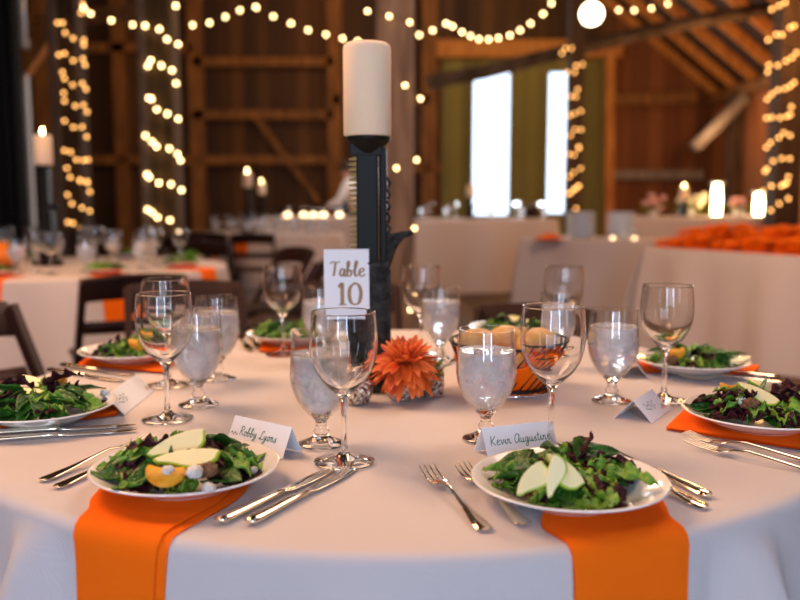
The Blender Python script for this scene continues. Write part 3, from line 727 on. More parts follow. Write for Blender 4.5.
# ---------------------------------------------------------------- handwriting
def cr(pts, k_=5):
    out_ = []; P = [Vector(p) for p in pts]
    if len(P) < 3: return P
    for i in range(len(P)-1):
        p0 = P[max(0, i-1)]; p1 = P[i]; p2 = P[i+1]; p3 = P[min(len(P)-1, i+2)]
        for j in range(k_):
            t = j/k_; out_.append(.5*((2*p1)+(-p0+p2)*t+(2*p0-5*p1+4*p2-p3)*t*t+(-p0+3*p1-3*p2+p3)*t**3))
    return out_+[P[-1]]
LET = {
 'K': (.62, [[(.08, 1), (.05, .5), (.04, 0)], [(.55, .98), (.3, .62), (.07, .45), (.25, .32), (.45, .08), (.62, .02)]]),
 'e': (.42, [[(.0, .22), (.2, .28), (.34, .4), (.28, .52), (.12, .48), (.06, .22), (.16, .0), (.32, .02), (.44, .14)]]),
 'v': (.42, [[(.0, .45), (.08, .5), (.14, .2), (.2, .02), (.32, .3), (.36, .5), (.44, .44)]]),
 'i': (.24, [[(.0, .14), (.1, .5), (.1, .15), (.16, .0), (.26, .14)], [(.12, .7), (.14, .73)]]),
 'n': (.48, [[(.02, .4), (.08, .5), (.08, .02)], [(.08, .3), (.2, .5), (.3, .44), (.3, .12), (.36, .0), (.48, .14)]]),
 'A': (.68, [[(.6, .6), (.5, .9), (.3, .95), (.08, .6), (.06, .2), (.2, .0), (.4, .15), (.56, .55), (.6, .9)], [(.6, .9), (.56, .4), (.6, .05), (.7, .1)]]),
 'u': (.48, [[(.04, .5), (.05, .15), (.14, .0), (.28, .14), (.32, .5)], [(.32, .5), (.33, .1), (.4, .0), (.5, .12)]]),
 'g': (.46, [[(.34, .44), (.18, .52), (.05, .28), (.12, .04), (.26, .1), (.36, .48), (.34, -.1), (.26, -.42), (.08, -.38), (.14, -.2), (.46, .1)]]),
 's': (.36, [[(.0, .12), (.14, .34), (.22, .52), (.2, .3), (.28, .12), (.2, -.02), (.05, .04)], [(.26, .06), (.38, .14)]]),
 't': (.32, [[(.14, .9), (.1, .3), (.14, .02), (.22, .0), (.34, .14)], [(.0, .6), (.3, .64)]]),
 'R': (.62, [[(.1, .0), (.12, .5), (.14, .96)], [(.02, .8), (.2, 1.0), (.48, .9), (.46, .64), (.16, .48), (.32, .36), (.48, .06), (.64, .06)]]),
 'o': (.42, [[(.2, .5), (.06, .36), (.08, .08), (.22, .0), (.34, .18), (.3, .42), (.2, .5), (.3, .4), (.44, .44)]]),
 'b': (.44, [[(.02, .3), (.14, .8), (.12, 1.0), (.05, .9), (.05, .3), (.08, .04), (.24, .02), (.32, .24), (.22, .42), (.08, .3)], [(.28, .36), (.44, .4)]]),
 'y': (.44, [[(.02, .48), (.06, .2), (.16, .1), (.3, .5)], [(.32, .5), (.3, .0), (.2, -.42), (.04, -.36), (.12, -.16), (.44, .12)]]),
 'L': (.62, [[(.5, .8), (.4, .96), (.26, .8), (.22, .3), (.1, .02), (.02, .1), (.16, .16), (.4, .0), (.62, .1)]]),
 'T': (.62, [[(.02, .86), (.2, .98), (.45, .92), (.68, 1.0)], [(.36, .94), (.34, .5), (.28, .02)]]),
 'a': (.46, [[(.34, .42), (.18, .52), (.05, .28), (.12, .02), (.26, .1), (.35, .48)], [(.35, .48), (.34, .1), (.42, .0), (.5, .1)]]),
 'l': (.3, [[(.02, .2), (.16, .7), (.2, .98), (.1, .95), (.08, .3), (.14, .0), (.3, .12)]]),
 '1': (.5, [[(.1, .8), (.28, 1.0)], [(.28, 1.0), (.28, .5), (.28, 0)], [(.1, .0), (.46, .0)]]),
 '0': (.62, [[(.32, 1.0), (.1, .8), (.04, .45), (.12, .1), (.32, .0), (.5, .12), (.58, .5), (.5, .85), (.32, 1.0)]]),
 ' ': (.3, []),
}
def write(mb, text, O, u, v, n, size, w, sp=.06, slant=.12, mi=0, thick=None):
    x = 0
    for ch in text:
        adv, strokes = LET[ch]
        for st in strokes:
            P = cr([Vector((p[0], p[1], 0)) for p in st])
            pts = [O + u*((x+p.x+slant*p.y)*size) + v*(p.y*size) for p in P]
            L_, R_ = [], []
            for i, p in enumerate(pts):
                d = (pts[min(i+1, len(pts)-1)]-pts[max(i-1, 0)])
                if d.length < 1e-9: d = u.copy()
                d.normalize(); s = n.cross(d)
                ww = w*(1+(thick or 0)*abs(d.dot(v))**2)
                L_.append(p+s*ww/2+n*.0003); R_.append(p-s*ww/2+n*.0003)
            mb.grid([L_, R_], mi, False)
        x += adv+sp
    return x*size
def text_len(t, size, sp=.06): return sum(LET[c][0]+sp for c in t)*size

# ---------------------------------------------------------------- place cards
def place_card(cx, cy, yaw, text, label, W=.095, h=.045, open_=.05, scribble=False, extra=False):
    """tent card: front face looks to local -Y"""
    r = empty('place_card', (cx, cy, T+.0014), yaw); tag(r, label, 'place card', 'place cards on the near table')
    a = math.sqrt(h*h-(open_/2)**2); th = .0005
    fr = [(-W/2, -open_/2, 0), (W/2, -open_/2, 0), (W/2, 0, a), (-W/2, 0, a)]
    bk = [(-W/2, open_/2, 0), (W/2, open_/2, 0), (W/2, 0, a), (-W/2, 0, a)]
    mb = MB(); mb.grid([[fr[0], fr[1]], [fr[3], fr[2]], [bk[0], bk[1]]], 0, False)
    mb.build('folded_card', paper, r, solid=.0006)
    u = Vector((1, 0, 0)); v = Vector((0, open_/2, a)).normalized(); n = u.cross(v)
    t = MB(); O = Vector(fr[0])+v*h*.42+n*.0003
    if not scribble:
        sz = .0132; L = text_len(text, sz)
        write(t, text, O+u*((W-L)/2), u, v, n, sz, .0011)
    else:
        for q, yy in enumerate((.62, .45)):
            P = [Vector((.02+i*.004, .002*math.sin(i*2.1+q)+.003*math.sin(i*1.3), 0)) for i in range(12)]
            P = cr(P); pts = [Vector(fr[0])+u*p.x+v*(h*yy+p.y) + n*.0006 for p in P]
            t.grid([[p+v*.0007 for p in pts], [p-v*.0007 for p in pts]], 0, False)
    t.build('green_handwriting', ink, r)
    if extra:
        e = MB(); P = cr([(0, 0, 0), (.003, .003, 0), (.006, -.001, 0), (.009, .003, 0), (.012, -.001, 0), (.014, .002, 0)])
        pts = [Vector(fr[0])+u*(.003+p.x)+v*(h*.42+p.y)+n*.0006 for p in P]
        e.grid([[p+v*.0008 for p in pts], [p-v*.0008 for p in pts]], 0, False); e.build('ink_flourish', ink2, r)
    if scribble:
        e = MB()
        for q in range(5):
            c = Vector(fr[1])-u*(.022-.004*q)+v*(.008+.004*(q % 2))+n*.0007
            e.add([c, c+u*.004+v*.001, c+u*.003+v*.005, c-u*.001+v*.004], [(0, 1, 2, 3)], q % 2, False)
        e.build('flower_motif', [petal_m, leaf_light], r)
    return r
def card_from(pl, pr, open_=.05, **kw):
    a, b = at(*pl), at(*pr); d = (b-a); yaw = math.atan2(d.y, d.x); m = (a+b)/2
    nrm = Vector((-math.sin(yaw), math.cos(yaw), 0))*open_/2
    return place_card(m.x+nrm.x, m.y+nrm.y, yaw, W=d.length, open_=open_, **kw)
card_from((224, 446), (281, 460), text='Robby Lyons', label='white tent card with green handwriting beside the front left plate', extra=True, open_=.04)
card_from((487, 461), (558, 452), text='Kevin Augustine', label='white tent card with green handwriting behind the front right plate', open_=.045)
card_from((650, 424), (668, 411), text='', label='white tent card with a flower motif seen end on, before the right orange napkin', open_=.062, scribble=True)
card_from((123, 416), (152, 392), text='', label='tent card seen end on at the left, beside the left edge napkin', open_=.062, scribble=True)
card_from((646, 379), (640, 366), text='', label='tent card standing behind the right water goblet', open_=.055, scribble=True)

# ---------------------------------------------------------------- centrepiece: iron jack, candle, number card
JX, JY = at(368, 388).x, at(368, 388).y
jack = empty('iron_jack', (JX, JY, T+.0018)); jack.scale = (1, 1, .976); tag(jack, 'tall black iron screw jack used as a candle stand in the table centre', 'candle holder')
MB().box((0, 0, .012), (.12, .10, .024)).build('base', iron2, jack, bevel=.004)
MB().box((-.004, 0, .03), (.085, .075, .016)).box((.0, 0, .14), (.066, .056, .215)).tube([(-.036, -.02, .06), (-.036, -.02, .235)], .006, 8).tube([(.036, -.02, .06), (.036, -.02, .235)], .006, 8).box((0, 0, .243), (.076, .062, .012)).build('housing', iron2, jack, bevel=.004)
MB().box((-.002, 0, .355), (.040, .032, .225)).build('rack_bar', black_iron, jack, bevel=.003)
MB().box((.028, 0, .345), (.012, .03, .235)).box((.0225, .008, .345), (.006, .014, .225)).build('side_bar', black_iron, jack, bevel=.002)
tm = MB()
for k_ in range(19):
    z = .262+k_*.0098
    tm.add([(-.022, -.013, z), (-.022, .013, z), (-.022, .013, z+.0078), (-.022, -.013, z+.0078), (-.036, -.013, z+.002), (-.036, .013, z+.002), (-.036, .013, z+.0045), (-.036, -.013, z+.0045)],
           [(4, 7, 6, 5), (0, 4, 5, 1), (3, 2, 6, 7), (0, 3, 7, 4), (1, 5, 6, 2), (0, 1, 2, 3)], 0, False)
tm.build('rack_teeth', lit_teeth_m, jack)
cp = MB(); cp.lathe([(0, .452), (.018, .452), (.026, .462), (.036, .472), (.0400, .4765), (.0415, .479), (.0415, .484), (0, .484)], 40); cp.box((-.004, 0, .460), (.058, .036, .022))
cp.build('top_plate', black_iron, jack, bevel=.001)
ar = MB(); ar.tube([(.028, 0, .225), (.036, 0, .262), (.045, -.002, .285), (.062, -.004, .298), (.083, -.006, .304)], [.008, .012, .012, .008, .005], 10)
ar.add([(.03, -.008, .30), (.075, -.008, .306), (.045, -.008, .262), (.03, -.008, .235), (.03, .008, .30), (.075, .008, .306), (.045, .008, .262), (.03, .008, .235)], [(0, 3, 2, 1), (4, 5, 6, 7), (0, 1, 5, 4), (1, 2, 6, 5), (2, 3, 7, 6), (3, 0, 4, 7)], 0, False)
ar.build('lifting_lug', iron2, jack)
pw = MB()
for k_ in range(5): pw.tube([(.036, -.004, .30+k_*.022), (.040, -.004, .310+k_*.022), (.034, -.004, .320+k_*.022)], .003, 6)
pw.build('pawl_spring', iron2, jack)
def candle(h=.166, r=.0455, lit=True, name='pillar_candle'):
    c = empty(name)
    MB().lathe([(0, 0), (r-.003, 0), (r, .003), (r, h-.010), (r-.0015, h-.004), (r-.006, h), (r-.010, h-.002), (r-.014, h-.010), (0, h-.013)], 56).build('wax_body', wax, c)
    wk = MB().tube([(0, 0, h-.014), (.001, 0, h-.004), (.003, 0, h+.002)], .0012, 6).build('wick', ink2, c)
    if lit: MB().lathe([(0, h+.0), (.006, h+.010), (.0075, h+.018), (.004, h+.032), (0, h+.045)], 14).build('flame', flame_m, wk)
    return c
cd = candle(.167, .0440, False); cd.location = (JX-.002, JY, T+.0018+.4846*.976); tag(cd, 'thick ivory pillar candle on top of the black iron jack', 'candle')
# number card leaning on the jack housing
cpx = aty(322, 320, JY-.055); n_card = empty('table_number_card'); tag(n_card, 'white card reading Table 10 propped against the iron jack', 'card')
ca = aty(323, 319, JY-.05); cb = aty(368, 322, JY-.04)
Wc = (cb-ca).length; hc = .126
n_card.location = (ca.x, ca.y, ca.z); n_card.rotation_euler = (-.10, 0, math.atan2(cb.y-ca.y, cb.x-ca.x)); zc = ca.z
mb = MB(); mb.box((Wc/2, 0, hc/2+.002), (Wc, .0016, hc)); mb.build('card_face', paper, n_card)
MB().box((Wc/2, .01, -.0), (.05, .034, .004)).tube([(Wc/2-.02, .02, -.002), (Wc/2-.02, .03, .03)], .002, 6).build('card_ledge', iron2, n_card)
t = MB(); u = Vector((1, 0, 0)); v = Vector((0, 0, 1)); n = Vector((0, -1, 0))
write(t, 'Table', Vector((.010, -.0012, .078)), u, v, n, .0275, .0019, sp=.03, thick=1.2, slant=.05)
write(t, '10', Vector((.022, -.0012, .026)), u, v, n, .040, .0026, sp=.06, thick=1.6, slant=.0)
t.build('brush_lettering', goldink, n_card)

# votives, greens jar, dahlia
vot = MB().lathe([(0, 0), (.020, 0), (.024, .004), (.030, .018), (.031, .030), (.026, .042), (.022, .048), (.021, .048), (.025, .042), (.0295, .03), (.0285, .018), (.0225, .006), (0, .004)], 36).build('mercury_glass_votive', mercury)
p1 = at(401, 400); place(vot, (p1.x, p1.y, T+.0015), 0, 'small mercury glass votive holding the orange dahlia', 'vase', 'mercury glass votives')
p2 = at(356, 404); place(vot, (p2.x, p2.y, T+.0015), 0, 'mercury glass votive seen through the largest wine glass', 'vase', 'mercury glass votives', (.9, .9, 1.1))
p2b = at(300, 372); place(vot, (p2b.x, p2b.y, T+.0015), 0, 'mercury glass votive behind the left foreground goblet', 'vase', 'mercury glass votives', (.8, .8, .8)) if False else None
ja = at(428, 396); j = empty('greenery_jar', (ja.x, ja.y, T+.0015)); tag(j, 'small ribbed glass jar stuffed with greenery behind the dahlia', 'jar')
jb = MB(); prof = [(0, 0), (.022, 0), (.026, .005), (.027, .04), (.024, .05), (.025, .056)]
jb.lathe(prof+[(r_-.002, z_) for r_, z_ in prof[::-1][:-1]]+[(0, .003)], 24).build('ribbed_glass', mercury, j)
lm = MB(); rnd = random.Random(2)
for i in range(34): leaf(lm, rnd, Vector((rnd.uniform(-.012, .012), rnd.uniform(-.012, .012), rnd.uniform(.03, .052))), rnd.uniform(0, 6.28), rnd.uniform(-.2, 1.2), rnd.uniform(.018, .034), .008, 'smooth', rnd.choice((0, 1)))
lm.build('leaves', [leaf_dark, leaf_light], j)
fx = empty('dahlia', (p1.x+.005, p1.y-.004, T+.036)); fx.scale = (1, 1, .92); fx.rotation_euler = (.22, .0, 0); tag(fx, 'large shaggy orange dahlia bloom in the middle of the table', 'flower')
pm = MB(); rnd = random.Random(4)
for ring, (n_, L, el, W) in enumerate(((22, .062, -.38, .011), (22, .060, -.12, .0105), (20, .056, .18, .010), (18, .050, .5, .009), (14, .042, .85, .008), (10, .030, 1.2, .006))):
    for i in range(n_):
        a = 2*PI*(i+.5*ring)/n_+rnd.uniform(-.1, .1); e = el+rnd.uniform(-.14, .14); LL = L*rnd.uniform(.88, 1.1)
        M = Matrix.Translation((0, 0, .028+ring*.0035)) @ Euler((rnd.uniform(-.4, .4), -e, a), 'XYZ').to_matrix().to_4x4()
        rows = []
        for s in range(8):
            q = s/7; w = W*math.sin(PI*(.08+.88*q)**.8)**.7; row = []
            for k_ in range(5):
                vv = k_/4*2-1; row.append(M @ Vector((.005+q*LL, vv*w, abs(vv)*w*.7*(1-.3*q)-.012*q*q*(1 if ring < 3 else -.6))))
            rows.append(row)
        pm.grid(rows, 0 if rnd.random() < .75 else 1)
tag(pm.build('petals', [petal_m, petal_dark], fx, solid=.0005), kind='stuff')
MB().ball((0, 0, .048), .011, 8, sq=(1, 1, .7)).build('flower_center', disc_m, fx)
MB().tube([(0, 0, .04), (0, .004, .0), (0, .004, -.02)], .003, 8).build('stem', leaf_dark, fx)
gm = MB(); rnd = random.Random(12)
for i in range(60):
    a = rnd.uniform(0, 6.28); rr = rnd.uniform(.0, .03)
    leaf(gm, rnd, Vector((rr*math.cos(a), rr*math.sin(a)*.7, .004+rnd.random()*.03)), a, rnd.uniform(.1, 1.0), rnd.uniform(.02, .04), .009, 'ruffle', rnd.choice((0, 1)))
pg = at(338, 383); tag(gm.build('foliage_sprig', [leaf_dark, leaf_light], loc=(pg.x, pg.y, T+.0015)), 'leafy green sprig at the foot of the iron jack, below the number card', 'greenery', kind='stuff')

# ---------------------------------------------------------------- bread basket
bk_ = at(512, 398); bx, by = bk_.x, bk_.y+.065
bs = empty('bread_basket', (bx, by, T+.0015)); tag(bs, 'round black wire basket of rolls lined with an orange napkin', 'basket')
MB().lathe([(0, 0), (.078, 0), (.082, .002), (.082, .006), (.076, .008), (0, .006)], 48).build('base_dish', silver, bs)
wb = MB()
ringp = lambda r_, z_: [(r_*math.cos(2*PI*k_/40), r_*math.sin(2*PI*k_/40), z_) for k_ in range(40)]
for r_, z_, t_ in ((.070, .010, .0022), (.112, .094, .0028), (.1, .06, .0014)): wb.tube(ringp(r_, z_), t_, 6, closed=True)
for k_ in range(30):
    a = 2*PI*k_/30; pts = []
    for s in range(9):
        q = s/8; rr = .070+.042*q**.8; aa = a+.55*q; pts.append((rr*math.cos(aa), rr*math.sin(aa), .010+.084*q))
    wb.tube(pts, .0016, 5)
wb.build('wire_frame', wire_m, bs)
ln = MB(); rows = []
for s in range(12):
    q = s/11; row = []
    for k_ in range(61):
        a = 2*PI*k_/60; rr = (.066+.038*q**.8)+.0025*math.sin(a*9+q*3)*q; row.append((rr*math.cos(a), rr*math.sin(a), .012+.056*q+.008*math.sin(a*5)*q))
    rows.append(row)
ln.grid(rows); ln.add([(.06*math.cos(2*PI*k_/24), .06*math.sin(2*PI*k_/24), .02) for k_ in range(24)], [tuple(range(24))])
tag(ln.build('napkin', napkin_m, loc=(bx, by, T+.0015), solid=.0015), 'orange napkin lining the wire bread basket', 'napkin')
roll = MB(); roll.ball((0, 0, 0), .040, 14, sq=(1.1, .9, .72)); roll = roll.build('bread_roll', bread)
for dx, dy, dz, rz, lb in ((-.062, -.01, .094, .3, 'bread roll at the left of the wire basket'), (.042, -.022, .092, 1.2, 'golden bread roll seen through the front right wine glass'), (.0, .055, .090, .7, 'bread roll at the back of the wire basket'), (-.01, -.045, .062, 2, 'bread roll low in the front of the wire basket'), (.06, .05, .086, 2.5, 'bread roll at the back right of the wire basket')):
    place(roll, (bx+dx, by+dy, T+dz), rz, lb, 'bread', 'rolls in the basket', (.9, .9, .9))

# ---------------------------------------------------------------- chairs
def chair_proto():
    r = empty('folding_chair')                     # sitter looks to +Y; backrest at -Y
    MB().box((0, .0, .435), (.40, .38, .03)).build('seat', chair_w, r, bevel=.01)
    for s in (-1, 1):
        MB().beam((s*.205, -.26, .79), (s*.205, .20, 0), .028, .040).build('leg', chair_w, r, bevel=.004)
        MB().beam((s*.178, .17, .43), (s*.178, -.28, 0), .024, .034).build('leg', chair_w, r, bevel=.004)
    b = MB(); rows = []
    for z, th in ((.70, 0), (.80, 0)):
        rows.append([((k_/10*2-1)*.205, -.255-.03*(1-(k_/10*2-1)**2)+(z-.75)*-.5, z+.012*(1-(k_/10*2-1)**2)) for k_ in range(11)])
    b.grid(rows).build('top_rail', chair_w, r, solid=.02, bevel=.004)
    rows = []
    for z in (.56, .61): rows.append([((k_/10*2-1)*.195, -.18-.02*(1-(k_/10*2-1)**2)+(z-.585)*-.5, z) for k_ in range(11)])
    MB().grid(rows).build('back_slat', chair_w, r, solid=.014)
    MB().tube([(-.178, .12, .2), (.178, .12, .2)], .010, 8).tube([(-.178, -.2, .12), (.178, -.2, .12)], .010, 8).build('stretcher', chair_w, r)
    return r
chair = chair_proto()
def chair_at(x, y, tx, ty, label, grp): a = math.atan2(ty-y, tx-x)-PI/2; return place(chair, (x, y, 0), a, label, 'chair', grp)
g1 = 'chairs at the near table'
chair_at(-.73, 1.30, -.40, .3, 'dark brown folding chair behind the far left salad plate', g1)
chair_at(-1.08, .66, 0, .0, 'dark brown folding chair at the left edge of the picture behind the left plate', g1)
chair_at(1.06, .46, 0, .1, 'dark brown folding chair at the right edge, its post cutting the corner', g1)
chair_at(.38, .98, .1, 0, 'dark brown folding chair behind the back right glasses', g1).scale = (.94,)*3
chair_at(-.20, 1.25, -.1, 0, 'dark brown folding chair behind the lone wine glass at the back left', g1)

# ---------------------------------------------------------------- other tables
def table_for(x, y, R, label_t, label_c, seed):
    t = table_proto(R-.01); t.location = (x, y, 0); tag(t, label_t, 'table')
    fn = make_cloth_fn(R, T, [(random.Random(seed).uniform(-3, 3), .12, .06) for _ in range(3)], 1., seed=seed, amp=.07, nr=14)
    c = cloth_mesh(fn, R, .71, 150).build('tablecloth', linen_far, loc=(x, y, 0)); tag(c, label_c, 'tablecloth')
    return fn
LX, LY, LR = -1.86, 3.12, .86
fnL = table_for(LX, LY, LR, 'round table at the left behind the near one', 'grey white cloth hanging from the left neighbouring table', 3)
def hang(x, y, R, fn, th, w, label, inn=.22, dr=.24, grp='orange napkins on the other tables'):
    """napkin hanging over the rim at angle th (0 = towards the camera, + to the right)"""
    d = Vector((math.sin(th), -math.cos(th))); s = Vector((d.y, -d.x))*-1
    rows = [((d*(R-inn)-s*w/2), (d*(R-inn)+s*w/2)), (d*R-s*w/2, d*R+s*w/2), (d*(R+dr)-s*w/2, d*(R+dr)+s*w/2)]
    o = napkin([(tuple(a), tuple(b)) for a, b in rows], label, nu=6, layers=1, fn=fn, group=grp); o.location = (x, y, 0); return o
for th, lb in ((-.07, 'orange napkin at the left edge hanging from the left table'), (.62, 'orange napkin hanging from the left table behind the dark chair back'), (1.3, 'orange napkin hanging from the right side of the left table')):
    hang(LX, LY, LR, fnL, th, .17, lb)
wineL = wine_proto('wine_glass', 20); gobL = goblet_proto('water_goblet', 20, False)
def small_salad(seed):
    return greens(26, seed, mixw=(.3, .6, .1), h=.035, big=1.3)
farsal = [small_salad(40+i) for i in range(2)]
fs0 = tag(farsal[0].build('salad_greens', [leaf_dark, leaf_light, leaf_red]), kind='stuff')
names8 = ['front', 'front right', 'right', 'back right', 'back', 'back left', 'left', 'front left']
for i in range(8):
    th = -.165+i*PI/4; d = Vector((math.sin(th), -math.cos(th))); s = Vector((-d.y, d.x))
    px, py = LX+d.x*.66, LY+d.y*.66
    place(plate, (px, py, T+.006), 0, 'white plate at the %s of the left neighbouring table' % names8[i], 'plate', 'plates on the left table')
    o = place(fs0, (px, py, T+.006), i, 'green salad at the %s of the left neighbouring table' % names8[i], 'salad'); o['kind'] = 'stuff'
    wp = Vector((LX, LY))+d*.46+s*.10; gpz = Vector((LX, LY))+d*.44-s*.03
    place(wineL, (wp.x, wp.y, T+.002), 0, 'wine glass at the %s of the left neighbouring table' % names8[i], 'wine glass', 'glasses on the left table')
    place(gobL, (gpz.x, gpz.y, T+.002), 0, 'water goblet at the %s of the left neighbouring table' % names8[i], 'water glass', 'glasses on the left table')
for i in range(8):
    th = -.165+(i+.5)*PI/4; d = Vector((math.sin(th), -math.cos(th)))
    place(wineL, (LX+d.x*.60, LY+d.y*.60, T+.002), 0, 'outer wine glass between two plates on the left neighbouring table, %s side' % ['front right', 'right front', 'right back', 'back right', 'back left', 'left back', 'left front', 'front left'][i], 'wine glass', 'glasses on the left table')
def far_jack(x, y, z, label, h=.45):
    r = empty('iron_candle_stand', (x, y, z)); tag(r, label, 'candle holder', 'iron candle stands on the other tables')
    MB().box((0, 0, .015), (.13, .11, .03)).build('base', black_iron, r, bevel=.004)
    MB().box((0, 0, .03+h*.25), (.08, .07, h*.5)).box((0, 0, h*.75), (.055, .045, h*.5)).box((.045, 0, h*.6), (.05, .02, .03)).build('column', black_iron, r, bevel=.004)
    MB().lathe([(0, h-.01), (.03, h-.008), (.05, h), (.05, h+.008), (0, h+.008)], 24).build('top_plate', black_iron, r)
    return r
cpL = at(42, 300, T+.49)
jl = aty(42, 165, LY); far_jack(jl.x, LY, T+.002, 'black iron candle stand on the left table', jl.z-T-.012)
c2 = candle(.165, .048, True); c2.location = (jl.x, LY, jl.z-.001); tag(c2, 'lit ivory pillar candle on the left neighbouring table', 'candle')
pk = MB(); rows = []
for i in range(13):
    f = PI*i/12; row = []
    for k_ in range(41):
        a = 2*PI*k_/40; rr = .10*math.sin(f)*(1+.06*abs(math.cos(a*5))); row.append((rr*math.cos(a), rr*math.sin(a), .07-.07*math.cos(f)))
    rows.append(row)
pq = aty(-2, 262, LY-.1); pr = empty('pumpkin', (pq.x, pq.y, T+.002)); tag(pr, 'orange pumpkin on the left table at the picture edge', 'pumpkin')
pk.grid(rows).build('body', pumpkin_m, pr); MB().tube([(0, 0, .135), (.005, 0, .16), (.015, 0, .175)], [.012, .008, .009], 8).build('stem', leaf_dark, pr)
gL = 'chairs at the left table'
for th, lb in ((.55, 'dark chair tucked at the front right of the left table'), (-.15, 'dark folding chair with its back to the camera at the left table'), (1.5, 'dark chair on the right side of the left table'), (2.2, 'dark chair behind the left table at its right'), (-1.0, 'dark chair at the left edge by the left table')):
    if th == -.15: continue
    x = LX+1.18*math.sin(th); y = LY-1.18*math.cos(th); chair_at(x, y, LX, LY, lb, gL)

# mid-left table in the distance
MX, MY, MR = aty(262, 203, 8.4).x, 8.4, .95
fnM = table_for(MX, MY, MR, 'round table in the distance behind the dark chairs', 'pale cloth on the distant table behind the dark chairs', 8)
for th, lb in ((-1.1, 'orange napkin on the left rim of the distant table'), (-.45, 'orange napkin hanging left of two on the distant table'), (-.1, 'orange napkin hanging right of two on the distant table')):
    hang(MX, MY, MR, fnM, th, .17, lb)
def scatter_glasses(x, y, R, z, n, where, seed, grp):
    rnd = random.Random(seed); pts = []; tries = 0
    while len(pts) < n and tries < 4000:
        tries += 1; a = rnd.uniform(0, 2*PI); r_ = rnd.uniform(.25, R)
        p = (x+r_*math.cos(a), y+r_*math.sin(a))
        if all(math.hypot(p[0]-q[0], p[1]-q[1]) > .105 for q in pts): pts.append(p)
    for i, p in enumerate(pts):
        pr_, nm = ((wineL, 'wine glass') if i % 2 else (gobL, 'water glass'))
        place(pr_, (p[0], p[1], z+.003), 0, 'one of the blurred %ses %s' % (nm, where), nm, grp+' '+nm)
scatter_glasses(MX, MY, .8, T, 22, 'on the distant table behind the dark chairs', 5, 'distant table')
gM = 'chairs around the distant table'
for i, (px, yy) in enumerate(((190, 6.2), (215, 7.15), (252, 6.9), (205, 5.2))):
    x = aty(px, 203, yy).x; chair_at(x, yy, MX, MY, ['dark chair in the cluster before the distant table, leftmost but one', 'dark chair in the middle of the cluster before the distant table', 'dark chair at the right of the cluster before the distant table', 'dark chair nearest the camera in the cluster'][i], gM)
for px, py, yy, lb in ((246, 172, MY, 'left'), (260, 176, 11.0, 'right')):
    q = aty(px, 187 if px == 246 else 194, yy); zt = T if yy == MY else .9
    far_jack(q.x, yy, (T if yy == MY else .9)+.003, 'iron candle stand, the %s of the two distant ones' % lb, q.z-zt-.014)
    c = candle(.17, .055, True); c.location = (q.x, yy, q.z-.002); tag(c, 'lit pillar candle, the %s of the two distant ones' % lb, 'candle')

# long counters and buffet tables under floor-length cloths
def counter(a, b, depth, h, label, labelc, nf=9, seed=0, amp=.02, m=linen_far):
    """straight table from a to b (front edge, xy), `depth` deep away from the camera"""
    a, b = Vector(a), Vector(b); d = (b-a).normalized(); n_ = Vector((-d.y, d.x)); L = (b-a).length
    root = empty('buffet_table', (a.x, a.y, 0), math.atan2(d.y, d.x)); tag(root, label, 'table')
    MB().box((L/2, depth/2, h-.022), (L-.03, depth-.03, .03)).build('tabletop', tabletop_m, root)
    for x in (.06, L-.06):
        for y in (.08, depth-.08): MB().tube([(x, y, h-.035), (x, y, 0)], .014, 8).build('leg', black_iron, root)
    # perimeter
    per = []; r_ = .03; st = .04
    def seg_(p, q):
        n2 = max(2, int((Vector(q)-Vector(p)).length/st)); return [tuple(Vector(p).lerp(Vector(q), k_/n2)) for k_ in range(n2)]
    cs = [(0, 0), (L, 0), (L, depth), (0, depth)]
    for k_ in range(4): per += seg_(cs[k_], cs[(k_+1) % 4])
    cen = Vector((L/2, depth/2)); rows = []
    for lv, (dz, o_) in enumerate(((0, -.02), (0, -.006), (-.004, 0), (-.012, .003), (-.1, .008), (-.3, .016), (-.55, .024), (-(h-.01), .03))):
        row = []
        for k_, p in enumerate(per+[per[0]]):
            x, y = p; nx = -1 if x < 1e-4 else 1 if x > L-1e-4 else 0; ny = -1 if y < 1e-4 else 1 if y > depth-1e-4 else 0
            t = k_*st; wv = amp*(math.sin(t*nf+seed)+.6*math.sin(t*nf*1.7+2*seed)+1.4)*min(1, -dz/.4)
            o2 = o_+wv*(1 if dz < -.02 else 0); row.append((x+nx*o2, y+ny*o2, h+dz))
        rows.append(row)
    mb = MB(); mb.grid(rows, flip=True); mb.add([(.02, .02, h), (L-.02, .02, h), (L-.02, depth-.02, h), (.02, depth-.02, h)], [(0, 1, 2, 3)], 0, False)
    c = mb.build('tablecloth', m, loc=(a.x, a.y, 0), rz=math.atan2(d.y, d.x)); tag(c, labelc, 'tablecloth')
P = lambda px, y: (aty(px, 203, y).x, y)
counter(P(262, 10.6), P(372, 10.6), .9, .90, 'distant counter with glowing candles left of the iron jack', 'pale cloth on the distant counter left of the iron jack', 7, 1)
counter(P(416, 8.3), P(556, 9.0), .9, .905, 'tall counter under the windows', 'cream cloth on the tall counter below the first window', 6, 2)
counter(P(521, 6.3), P(654, 5.75), .8, T+.02, 'buffet table carrying the stacks of plates', 'cream cloth of the buffet table with the plate stacks', 9, 3, .030)
counter(P(645, 4.75), P(860, 3.35), .8, T+.02, 'buffet table carrying the heap of orange napkins at the right', 'beige cloth of the right buffet table in front of the napkin heap', 10, 4, .028)

# stacks of plates
def stack(px, y, n_, lb):
    q = P(px, y); 
    for k_ in range(n_): tag(place(farplate, (q[0], q[1], T+.021+.0135*k_), 0, 'grey white plate in the %s stack on the buffet table' % lb, 'plate', 'plates in the %s stack' % lb))
farplate = MB().lathe([(0, 0), (.085, 0), (.09, .003), (.135, .014), (.137, .016), (.134, .0165), (.09, .006), (0, .005)], 36).build('dinner_plate', stack_m)
for px, y, n_, lb in ((580, 6.5, 18, 'left'), (620, 6.35, 18, 'right')): stack(px, y, n_, lb)
